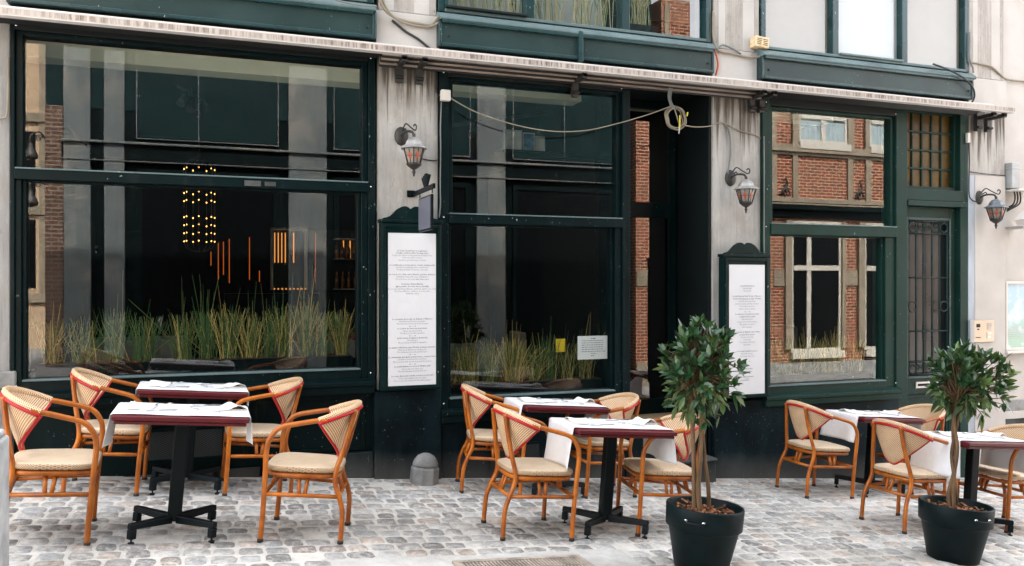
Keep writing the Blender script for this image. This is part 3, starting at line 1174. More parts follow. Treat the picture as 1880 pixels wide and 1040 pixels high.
# recessed ceiling lights
b = MB()
for x, y in ((-.9, .62), (.0, .62), (.83, .62), (2.5, .7), (3.15, .7)):
    b.lathe([(.05, 3.72), (.05, 3.712), (.034, 3.712), (.03, 3.717), (0, 3.717)], 'grey_plastic', 14, (x, y, 0))
b.build('ceiling_spot', BLD)

# ------------------------------------------------------------------ awning
AW = thing('awning', 'long folded white awning with dirt-streaked edge running above all the windows', 'awning', (3.4, -.2, 3.55))
b = MB()
prof = [(-.012, 3.66), (-.012, 3.695), (-.30, 3.612), (-.30, 3.598), (-.05, 3.60)]
a0 = b.add([(-2.3, y, z) for y, z in prof])
a1 = b.add([(8.30, y, z) for y, z in prof])
for k in range(5):
    k2 = (k + 1) % 5
    b.face((a0 + k, a0 + k2, a1 + k2, a1 + k), 'awn_white')
b.face(range(a0, a0 + 5), 'awn_white')
b.face(list(range(a1, a1 + 5))[::-1], 'awn_white')
b.build('cover', AW, bevel=.003)
b = MB()
b.box(-2.3, 8.62, -.312, -.285, 3.546, 3.597, 'valance')
b.box(-2.3, 8.62, -.316, -.24, 3.538, 3.545, 'awn_white')
b.build('valance', AW, bevel=.003)
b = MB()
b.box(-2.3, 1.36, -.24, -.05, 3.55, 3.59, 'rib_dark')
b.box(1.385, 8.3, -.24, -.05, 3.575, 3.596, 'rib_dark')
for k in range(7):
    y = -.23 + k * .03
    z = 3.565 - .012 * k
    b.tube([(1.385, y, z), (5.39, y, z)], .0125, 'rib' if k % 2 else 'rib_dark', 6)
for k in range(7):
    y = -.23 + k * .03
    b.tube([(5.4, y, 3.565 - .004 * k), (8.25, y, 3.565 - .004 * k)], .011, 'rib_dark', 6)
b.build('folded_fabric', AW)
for xs in ((1.56, 1.74), (3.25,), (5.24, 5.36), (8.36, 8.52)):
    for x in xs:
        b = MB()
        b.box(x - .03, x + .03, -.06, -.014, 3.36, 3.57, 'lamp_iron')
        b.box(x - .024, x + .024, -.27, -.06, 3.49, 3.53, 'lamp_iron')
        b.box(x - .024, x + .024, -.27, -.235, 3.50, 3.575, 'lamp_iron')
        b.tube([(x - .035, -.07, 3.40), (x + .035, -.07, 3.40)], .018, 'rib_dark', 8)
        b.build('bracket', AW, bevel=.004)

# ------------------------------------------------------------------ neighbours
NB = thing('white_house', 'white rendered house at the right edge with a dark marble plinth', 'building', (12, 3, gz(12)))
b = MB()
b.box(8.846, 18, .05, .4, .20, 5.2, 'white_wall')
b.box(17.7, 18, .4, 8, -1.5, 5.2, 'white_wall')
b.box(8.846, 18, 8, 8.3, -1.5, 5.2, 'white_wall')
b.build('wall', NB)
b = MB()
b.box(8.846, 18, .03, .4, .075, .199, 'stone')
b.box(8.846, 18, .02, .4, -.02, .072, 'white_wall')
b.box(8.846, 18, .035, .4, 0, -.024, 'plinth2', slope=True)
b.build('plinth', NB, bevel=.005)
b = MB()
b.box(8.846, 18.2, -.1, 8.4, 5.2, 5.35, 'roof_tile')
b.build('roof', NB)
LB = thing('low_house', 'low plain house past the left edge of the restaurant', 'building', (-6, 2, gz(-6)))
b = MB()
b.box(-14, -2.01, .05, 8, -.3, 4.2, 'white_wall')
b.build('wall', LB)
b = MB()
b.box(-14, -2.21, -.1, 8.1, 4.2, 4.35, 'roof_tile')
b.build('roof', LB)
b = MB()
for x in (-11, -8, -5):
    frame_rect(b, x - .55, x + .55, 1.2, 2.9, .08, .02, .08, 'white_wood')
    b.box(x - .47, x + .47, .03, .046, 1.28, 2.82, 'window_dark')
b.build('window', LB)
# far side of the street (seen mirrored in the shop windows)
OY = -8.5
OP = thing('shop_opposite', 'dark green shopfront with grey stone pillars across the street, mirrored in the windows', 'building', (3, OY, gz(3)))
b = MB()
b.box(-2.6, 9.0, OY - .6, OY - .05, -.9, 4.6, 'opp_green')
b.box(-2.6, 9.0, OY - .6, OY - .03, 4.6, 12.5, 'opp_upper')  # unseen extra height, added to narrow the sky and deepen shade below
b.build('wall', OP)
for x0, x1 in ((-2.32, -1.91), (-1.70, -1.38), (1.37, 2.06), (5.02, 5.62)):
    b = MB()
    b.box(x0, x1, OY - .05, OY + .06, -.9, 6.9, 'opp_stone')
    b.build('stone_pillar', OP, bevel=.01)
b = MB()
b.box(-2.6, -2.33, OY - .05, OY + .03, -.6, 4.6, 'brick_dark')
b.build('brick_pier', OP)
b = MB()
b.box(-2.35, 8.9, OY - .05, OY + .12, 4.0, 4.04, 'opp_stone')
b.box(-2.35, 8.9, OY - .05, OY + .08, 3.70, 3.72, 'opp_stone')
b.box(-2.35, 8.9, OY - .05, OY + .05, 3.73, 3.99, 'opp_green')
b.build('cornice', OP, bevel=.01)
for x0, x1 in ((-1.2, 1.2), (2.2, 4.9), (5.8, 8.5)):
    b = MB()
    frame_rect(b, x0, x1, 4.12, 5.9, .016, OY - .05, OY - .01, 'opp_stone')
    b.box(x0 + (x1 - x0) * .42, x0 + (x1 - x0) * .42 + .016, OY - .05, OY - .012, 4.14, 5.88, 'opp_stone')
    frame_rect(b, x0, x1, .2, 3.6, .1, OY - .05, OY + .0, 'opp_green')
    b.box(x0 + .03, x1 - .03, OY - .045, OY - .022, 4.15, 5.87, 'opp_upper')
    b.box(x0 + .1, x1 - .1, OY - .045, OY - .03, .3, 3.5, 'window_dark')
    b.build('window', OP)
b = MB()
b.box(-2.7, 9.0, OY - 6, OY + .1, 12.5, 12.65, 'roof_tile')
b.build('roof', OP)

BH = thing('brick_house', 'red brick house with stone window frames, mirrored in the right-hand shop window', 'building', (13, OY, gz(13)))
b = MB()
b.box(9.24, 21, OY - .5, OY, -1.6, 6.55, 'brick')
b.box(9.24, 9.95, OY - .5, OY + .0, 6.55, 7.8, 'brick')
b.box(9.02, 21, OY - 6, OY - 5.8, -1.6, 6.5, 'brick')
b.build('wall', BH)
b = MB()
b.box(9.3, 9.42, OY, OY + .03, 6.3, 7.7, 'sandstone')
for z0, z1 in ((4.63, 4.80), (3.46, 3.57), (4.56, 4.625)):
    b.box(10.0, 21, OY - .02, OY + (.12 if z0 > 4.6 else .06), z0, z1, 'sandstone')
k0 = 0
for rep in range(3):
    o_ = rep * 2.75
    for x0, x1 in ((12.10, 12.24), (12.68, 12.83), (14.28, 14.43)):
        if rep < 3 and x1 + o_ < 20.5:
            b.box(x0 + o_ - (0 if rep == 0 else .03), x1 + o_, OY - .02, OY + .05, 3.57, 4.56, 'sandstone')
for x in (9.37, 12.3, 14.3, 17.0, 19.6):
    for z0, z1 in ((1.53, 1.72), (1.725, 1.9), (-1.0, -.25)):
        b.box(x - .12, x + .32, OY - .02, OY + .035, z0, z1, 'sandstone')
for x0, x1 in ((12.47, 12.65), (14.1, 14.21), (14.6, 14.79), (16.2, 16.35), (17.0, 17.15)):
    b.box(x0, x1, OY - .02, OY + .08, .06, 3.05, 'sandstone')
for x0, x1 in ((12.02, 12.22), (12.66, 12.85), (14.27, 14.46), (14.79, 14.92), (16.3, 16.5)):
    b.box(x0, x1, OY - .02, OY + .07, 4.80, 6.4, 'sandstone')
b.box(10.0, 21, OY - .02, OY + .06, -1.6, -.25, 'stone')
b.build('stonework', BH, bevel=.01)
b = MB()
b.box(10.2, 21, OY - .02, OY + .22, 3.29, 3.455, 'opp_green')
b.box(10.2, 21, OY - .02, OY + .1, 3.12, 3.287, 'opp_green')
b.box(10.2, 21, OY - .0, OY + .235, 3.40, 3.43, 'sandstone')
b.build('shop_cornice', BH)
for x0, x1, z0, z1, up in ((12.85, 14.27, 4.88, 6.35, 1), (14.92, 16.3, 4.88, 6.35, 1), (12.65, 14.1, .0, 3.05, 0), (14.79, 16.2, .0, 3.05, 0),
                           (10.3, 12.0, -.9, 3.05, 0), (10.4, 11.9, 4.88, 6.35, 1), (17.2, 18.9, 0, 3.05, 0), (17, 18.4, 4.88, 6.35, 1)):
    b = MB()
    xm = (x0 + x1) / 2 if up else x0 + .5
    if up or x0 > 12:
        frame_rect(b, x0, x1, z0, z1, .07, OY - .02, OY + .03, 'white_wood')
        b.box(xm - .06, xm + .06, OY - .02, OY + .045, z0 + .07, z1 - .07, 'white_wood')
        zt = z0 + (.62 if not up else .38) * (z1 - z0)
        b.box(x0 + .07, x1 - .07, OY - .02, OY + .055, zt, zt + .12, 'white_wood')
        b.box(x0 - .03, x1 + .03, OY - .02, OY + .14, z0 - .16, z0 - .002, 'white_wood')
    w = b.build('window', BH) if b.v else None
    b = MB()
    b.box(x0 + .02, x1 - .02, OY + .002, OY + .012, z0 + .05, z1 - .05, 'curtain' if up else 'window_dark')
    b.build('pane', w or BH)
for x in (12.46, 14.62):
    b = MB()
    b.tube(bez([(x, OY + .05, 3.58), (x - .07, OY + .06, 3.72), (x + .05, OY + .06, 3.86), (x, OY + .06, 4.02)], 5), .024, 'lamp_iron', 6)
    b.tube(bez([(x - .12, OY + .06, 3.66), (x - .03, OY + .06, 3.8), (x, OY + .06, 3.72), (x + .03, OY + .06, 3.8), (x + .12, OY + .06, 3.66)], 5), .022, 'lamp_iron', 6)
    b.build('wall_anchor', BH)
b = MB()
a0 = b.add([(9.95, OY + .2, 6.56), (21.1, OY + .2, 6.56), (21.1, OY - 3, 7.6), (9.95, OY - 3, 7.6), (21.1, OY - 6, 6.5), (9.95, OY - 6, 6.5)])
b.face((a0, a0 + 1, a0 + 2, a0 + 3), 'roof_tile')
b.face((a0 + 3, a0 + 2, a0 + 4, a0 + 5), 'roof_tile')
b.build('roof', BH, solid=.06)
CH = thing('cream_house', 'sunlit cream house far across the street, mirrored at the left edge of the big window', 'building', (-5, -12.2, gz(-5)))
b = MB()
b.box(-9, -2.75, -13, -12, -.4, 8.0, 'cream_wall')
for z in (1.2, 3.0, 4.9):
    b.box(-9, -2.7, -12.02, -11.92, z, z + .18, 'sandstone')
for x in (-3.2, -3.9, -5.2, -6.4):
    b.box(x - .08, x + .08, -12.02, -11.95, 1.4, 8, 'sandstone')
b.build('wall', CH)
b = MB()
for x in (-3.55, -4.55):
    b.box(x - .2, x + .2, -12.01, -11.985, 1.5, 2.9, 'window_dark')
    b.box(x - .2, x + .2, -12.01, -11.985, 3.3, 4.7, 'window_dark')
b.build('window', CH)

# ------------------------------------------------------------------ chairs
CH_P = {}


def make_chair():
    t = thing('bistro_chair', None, 'chair')
    # backrest hoop: theta 0 is the middle of the back
    hw, cx = .262, .0

    def hoop(th):
        x = cx - .03 - .245 * math.cos(th) if abs(th) < PI / 2 else cx - .03 + .13 * (abs(th) - PI / 2)
        y = hw * math.sin(max(-PI / 2, min(PI / 2, th)))
        lean = .862 - .10 * (1 - math.cos(min(abs(th), PI / 2))) - .035 * max(0, abs(th) - PI / 2)
        return Vector((x, y, lean))
    TH = 1.47
    # shell: woven cloth hung from the hoop, tapering to a tongue between the rear legs

    def shell(u, v):
        th = (u * 2 - 1) * TH
        top = hoop(th)
        a = abs(th) / TH
        depth = .345 * max(0, 1 - a ** 1.65) + .004
        low = Vector((top.x + .115 * (1 - a) ** .8, top.y * (1 - .36 * (1 - a ** 3)), top.z - depth))
        p = top.lerp(low, v)
        p.x += -.016 * math.sin(PI * v) * (1 - a)
        return p

    def suv(u, v):
        return (u * .92, v * .34 * max(0, 1 - abs(u * 2 - 1) ** 1.65))
    b = MB()
    b.grid(shell, 36, 10, 'weave', uvfn=suv)
    o = b.build('backrest', t, True, solid=.012)
    # padded wrap over the hoop
    b = MB()
    n = 36
    ring = []
    for i in range(n + 1):
        th = (i / n * 2 - 1) * TH
        c = hoop(th)
        d = (hoop(th + .01) - hoop(th - .01)).normalized()
        u_ = d.cross(Vector((0, 0, 1))).normalized()
        w_ = u_.cross(d)
        ring.append(b.add([c + u_ * .017 * math.cos(k * PI / 4) + w_ * .021 * math.sin(k * PI / 4) for k in range(8)]))
    for i in range(n):
        for k in range(8):
            k2 = (k + 1) % 8
            b.face((ring[i] + k, ring[i] + k2, ring[i + 1] + k2, ring[i + 1] + k), 'weave', True,
                   uv=[(i / n * .92, k * .02), (i / n * .92, k * .02 + .02), ((i + 1) / n * .92, k * .02 + .02), ((i + 1) / n * .92, k * .02)])
    b.build('padded_rail', o, True)
    # red piping: under the rail outside and round the tongue
    b = MB()
    pts = []
    for i in range(37):
        th = (i / 36 * 2 - 1) * TH
        p = hoop(th)
        out = Vector((-math.cos(th), math.sin(th), 0)) if abs(th) < PI / 2 else Vector((0, math.copysign(1, th), 0))
        pts.append(p + out * .014 + Vector((0, 0, -.020)))
    b.tube(pts, .0115, 'red', 7)
    b.tube([shell(i / 40, 1) for i in range(41)], .0095, 'red', 7)
    b.build('red_piping', o, True)
    # arms running into the front legs
    for s in (-1, 1):
        e = hoop(s * TH)
        b = MB()
        b.tube(bez([e - Vector((.05, 0, -.006)), e, (e.x + .11, s * .268, e.z - .022), (.175, s * .276, e.z - .055), (.232, s * .278, e.z - .12),
                    (.250, s * .277, e.z - .20), (.247, s * .272, .42), (.243, s * .268, .2), (.245, s * .266, .012)], 6), .0165, 'bamboo', 10)
        lg = b.build('arm_leg', t, True)
        b = MB()
        b.lathe([(.0195, 0), (.0195, .018), (.017, .022)], 'tire', 10, (.245, s * .266, 0))
        b.build('foot_cap', lg, True)
    # rear legs with their double bend
    for s in (-1, 1):
        b = MB()
        b.tube(bez([(-.262, s * .135, .84), (-.235, s * .150, .70), (-.205, s * .175, .56), (-.178, s * .192, .45), (-.180, s * .198, .37),
                    (-.215, s * .206, .28), (-.238, s * .212, .20), (-.242, s * .215, .1), (-.242, s * .218, .012)], 6), .0165, 'bamboo', 10)
        lg = b.build('rear_leg', t, True)
        b = MB()
        b.lathe([(.0195, 0), (.0195, .018), (.017, .022)], 'tire', 10, (-.242, s * .218, 0))
        b.build('foot_cap', lg, True)
    # seat: domed pad, patterned rolled edge
    def seat_xy(th, k):
        e = 4.2
        ca, sa = math.cos(th), math.sin(th)
        x = math.copysign(abs(ca) ** (2 / e), ca) * .235 * k
        y = math.copysign(abs(sa) ** (2 / e), sa) * (.250 - .028 * (1 - (x + .235) / .47)) * k
        return x + .030, y
    b = MB()
    N = 40
    rings = []
    prof = [(1.0, .438), (1.015, .448), (1.017, .460), (1.0, .469), (.93, .475), (.6, .479), (.25, .480)]
    for k, z in prof:
        rings.append(b.add([(*seat_xy(2 * PI * i / N, k), z) for i in range(N)]))
    peri = [2 * PI * .245 * i / N for i in range(N + 1)]
    for r_ in range(len(prof) - 1):
        for i in range(N):
            i2 = (i + 1) % N
            q = (rings[r_] + i, rings[r_] + i2, rings[r_ + 1] + i2, rings[r_ + 1] + i)
            if r_ < 3:
                uv = [(peri[i], r_ * .018), (peri[i + 1], r_ * .018), (peri[i + 1], r_ * .018 + .018), (peri[i], r_ * .018 + .018)]
                b.face(q, 'weave_edge', True, uv=uv)
            else:
                b.face(q, 'weave_seat', True, uv=[b.v[j][:2] for j in q])
    c = b.add([(.03, 0, .480)])
    for i in range(N):
        i2 = (i + 1) % N
        q = (rings[-1] + i, rings[-1] + i2, c)
        b.face(q, 'weave_seat', True, uv=[b.v[j][:2] for j in q])
    b.face([rings[0] + i for i in range(N)][::-1], 'bamboo')
    b.build('seat', t, True)
    b = MB()
    b.tube([(*seat_xy(2 * PI * i / 28, .93), .415) for i in range(28)], .0165, 'bamboo', 8, closed=True)
    b.build('seat_frame', t, True)
    # stretchers with pairs of short spindles
    FR, RR = Vector((.245, .269, .300)), Vector((-.208, .205, .290))
    fl, rl = Vector((FR.x, -FR.y, FR.z)), Vector((RR.x, -RR.y, RR.z))
    for p, q in ((FR, RR), (fl, rl), (FR, fl), (RR, rl)):
        b = MB()
        b.tube([p, q], .0135, 'bamboo', 8)
        st = b.build('stretcher', t, True)
        b = MB()
        mid = (p + q) / 2
        d = (q - p).normalized()
        for k in (-1, 1):
            a = mid + d * (.017 * k)
            tp = Vector((a.x * .86 + .004, a.y * .86, .40)) + d * (.012 * k)
            b.tube([a, tp], .0125, 'bamboo', 8)
        b.build('spindle', st, True)
    return t


CHAIRS = [
    (-.93, -1.56, 3, 'rattan bistro chair nearest the left edge, in front of the white stone post'),
    (-.735, -.34, -2, 'rattan bistro chair at the left end of the table against the big window'),
    (.345, -.37, 181, 'rattan bistro chair at the right end of the table against the big window'),
    (.60, -1.63, 165, 'rattan bistro chair right of the front table under the big window, seen side-on'),
    (2.25, -.42, -12, 'rattan bistro chair left of the back table under the middle window'),
    (2.105, -1.71, -1, 'rattan bistro chair left of the front table of the middle group, back turned to us'),
    (3.255, -.55, 178, 'rattan bistro chair right of the back table under the middle window'),
    (3.185, -1.70, 169, 'rattan bistro chair right behind the nearer potted tree'),
    (5.485, -.66, 0, 'rattan bistro chair left of the back table under the right-hand window, legs all in view'),
    (6.87, -.50, 180, 'rattan bistro chair in front of the green door, mostly hidden by tables'),
    (5.46, -1.81, 4, 'rattan bistro chair left of the front table of the right group, back turned to us'),
    (6.52, -1.87, 176, 'rattan bistro chair cut by the right edge of the photo'),
]
c0 = make_chair()
for i, (x, y, a, lab) in enumerate(CHAIRS):
    o = c0 if i == 0 else copy_tree(c0)
    place(o, (x, y, gz(x) + .004), rotz(a))
    tag(o, lab, 'chair', 'rattan chairs on the terrace')

# ------------------------------------------------------------------ tables and what lies on them
TW, TD, TH_ = .77, .58, .775


def make_table():
    t = thing('bistro_table', None, 'table')
    b = MB()
    b.box(-TW / 2, TW / 2, -TD / 2, TD / 2, TH_ - .030, TH_, 'tabletop')
    b.box(-TW / 2 + .014, TW / 2 - .014, -TD / 2 + .014, TD / 2 - .014, TH_ - .052, TH_ - .0305, 'tabletop')
    b.build('tabletop', t, True, bevel=.008, bseg=3)
    b = MB()
    b.box(-.042, .042, -.036, .036, .085, TH_ - .07, 'black_metal')
    b.box(-.20, .20, -.03, .03, TH_ - .072, TH_ - .053, 'black_metal')
    b.box(-.03, .03, -.18, .18, TH_ - .0725, TH_ - .0535, 'black_metal')
    b.build('column', t, True, bevel=.010, bseg=3)
    for k in range(4):
        T = Matrix.Rotation(PI / 4 + k * PI / 2 + (.05 if k % 2 else -.05), 4, 'Z')
        b = MB()
        v = [T @ Vector(p) for p in ((.03, -.024, .075), (.03, .024, .075), (.03, .022, .125), (.03, -.022, .125),
                                     (.325, -.020, .092), (.325, .020, .092), (.325, .018, .128), (.325, -.018, .128))]
        n = b.add(v)
        for q in ((0, 3, 2, 1), (4, 5, 6, 7), (0, 1, 5, 4), (2, 3, 7, 6), (0, 4, 7, 3), (1, 2, 6, 5)):
            b.face([n + j for j in q], 'black_metal')
        b.box(.283, .325, -.0205, .0205, .032, .0905, 'black_metal', T)
        lg = b.build('leg', t, True, bevel=.006)
        b = MB()
        p = T @ Vector((.304, 0, 0))
        b.lathe([(.006, .04), (.006, .016), (.019, .012), (.019, 0)], 'black_metal', 12, (p.x, p.y, 0))
        b.build('foot_pad', lg, True)
    return t


def make_runner(seed, hang, dy, w=.235):
    rr = random.Random(seed)
    b = MB()
    half = TW / 2 + .004
    z = TH_ + .004
    path = []
    for i in range(7):
        path.append((-half - .004, z - hang[0] * (1 - i / 6) - .006, 0 if i else 1))
    path += [(-half + .008, z, 0)]
    for i in range(1, 12):
        path.append((-half + .008 + (2 * half - .016) * i / 12, z, 0))
    path += [(half - .008, z, 0)]
    for i in range(7):
        path.append((half + .004, z - .006 - hang[1] * i / 6, 0))
    ph = [rr.uniform(0, 6) for _ in range(4)]

    def fn(u, v):
        k = u * (len(path) - 1)
        i = min(int(k), len(path) - 2)
        f = k - i
        x = path[i][0] * (1 - f) + path[i + 1][0] * f
        zz = path[i][1] * (1 - f) + path[i + 1][1] * f
        y = dy + (v * 2 - 1) * w
        dn = max(0, z - zz - .004)
        s = -1 if x < 0 else 1
        x += s * dn * (.10 * math.sin(y * 16 + ph[0]) + .06)
        y += dn * .10 * math.sin(y * 9 + ph[1]) + .003 * math.sin(x * 9 + ph[2])
        if dn <= 0:
            zz += .0015 * math.sin(x * 17 + ph[3]) * math.sin(y * 13 + ph[2]) + .001
        return (x, y, zz)
    b.grid(fn, len(path) * 2 - 2, 12, 'cloth')
    # hem lines
    o = b.build('table_runner', solid=.0022)
    return o


def make_napkin(seed, h):
    rr = random.Random(seed)
    a = rr.uniform(0, 6)
    b = MB()

    def top(u, v):
        x, y = (u - .5) * .215, (v - .5) * .15
        fold = h * math.exp(-((u - .72) / .2) ** 2) * (.75 + .25 * math.sin(v * 5 + a)) + .009
        return (x, y, fold * (1 if 0 < u < 1 else .55) + .002 * math.sin(u * 7 + a))
    b.grid(top, 14, 8, 'napkin')

    def low(u, v):
        return ((u - .5) * .225, (v - .5) * .155, .004 + .001 * math.sin(v * 9 + a))
    b.grid(low, 8, 6, 'napkin')
    return b.build('napkin', solid=.003)


def make_fork():
    b = MB()
    b.tube([(-.10, 0, .004), (-.05, 0, .005), (.03, 0, .008), (.055, 0, .006)], [.0055, .005, .003, .004], 'chrome', 6)
    b.box(.052, .074, -.011, .011, .005, .008, 'chrome')
    for k in range(4):
        b.tube([(.072, -.009 + k * .006, .0065), (.10, -.009 + k * .006, .010)], .0017, 'chrome', 5)
    return b.build('fork')


def make_knife():
    b = MB()
    b.tube([(-.11, 0, .005), (-.06, 0, .005), (0, 0, .005)], [.006, .0055, .0045], 'chrome', 6)
    b.prism([(0, .002), (.085, .002), (.105, .010), (.09, .015), (0, .012)], -.0008, .0008, 'chrome')
    return b.build('knife')


TABLES = [
    (-.215, -1.60, 0, 'front table of the left group', (.20, .17), 0.0),
    (-.175, -.365, 1, 'against the panel under the big window', (.15, .10), 0.0),
    (2.70, -1.76, -1, 'front table of the middle group', (.29, .24), .01),
    (2.765, -.58, 0, 'back table under the middle window', (.27, .24), .01),
    (6.19, -.65, 0, 'back table beside the green door', (.25, .26), .01),
    (5.99, -1.98, 0, 'table behind the right-hand potted tree', (.30, .27), .01),
]
SPOT = ['front table under the big left window', 'back table under the big left window', 'front table in the middle of the terrace',
        'back table under the middle window', 'back table under the right window', 'table behind the right potted tree']
t0 = make_table()
f0, k0, n0 = make_fork(), make_knife(), None
first = True
for i, (x, y, a, lab, hang, dy) in enumerate(TABLES):
    t = t0 if i == 0 else copy_tree(t0)
    place(t, (x, y, gz(x) + .002), rotz(a))
    tag(t, 'dark red bistro table with black cross foot, ' + lab, 'table', 'bistro tables on the terrace')
    base = Matrix.Translation((x, y, gz(x) + .002)) @ rotz(a)

    def put(o, px, py, pz, deg, tilt=None):
        mw = base @ Matrix.Translation((px, py, pz)) @ Matrix.Rotation(math.radians(deg), 4, 'Z')
        if tilt:
            mw = mw @ tilt
        o.location = mw.to_translation()
        o.rotation_euler = mw.to_euler()
    ru = make_runner(20 + i, hang, dy, .245 if i < 2 else .225)
    put(ru, 0, 0, 0, 0)
    tag(ru, 'white runner hanging over the ends of the ' + SPOT[i], 'tablecloth', 'white table runners')
    for s, side in ((-1, 'left'), (1, 'right')):
        j = 2 * i + (s > 0)
        nk = make_napkin(40 + j, (.028 if s > 0 else .016) * R.uniform(.85, 1.2))
        put(nk, s * (.245 if s < 0 else .255), dy + (.02 if s < 0 else .04), TH_ + .0075, 86 + R.uniform(-8, 8) if s < 0 else 20 + R.uniform(-10, 10))
        tag(nk, 'folded napkin at the %s end of the %s' % (side, SPOT[i]), 'napkin', 'napkins on the tables')
        fo = f0 if first else f0.copy()
        if not first:
            COL.objects.link(fo)
        put(fo, s * .13 + (0 if s > 0 else -.03), dy + (-.07 if s > 0 else .13), TH_ + .010, 150 + R.uniform(-12, 12) if s > 0 else 25 + R.uniform(-10, 10))
        tag(fo, 'steel fork at the %s end of the %s' % (side, SPOT[i]), 'fork', 'forks on the tables')
        kn = k0 if first else k0.copy()
        if not first:
            COL.objects.link(kn)
        put(kn, s * .13, dy + (.14 if s > 0 else -.13), TH_ + .009, 3 + R.uniform(-8, 8))
        tag(kn, 'steel knife at the %s end of the %s' % (side, SPOT[i]), 'knife', 'knives on the tables')
        first = False

# ------------------------------------------------------------------ potted trees


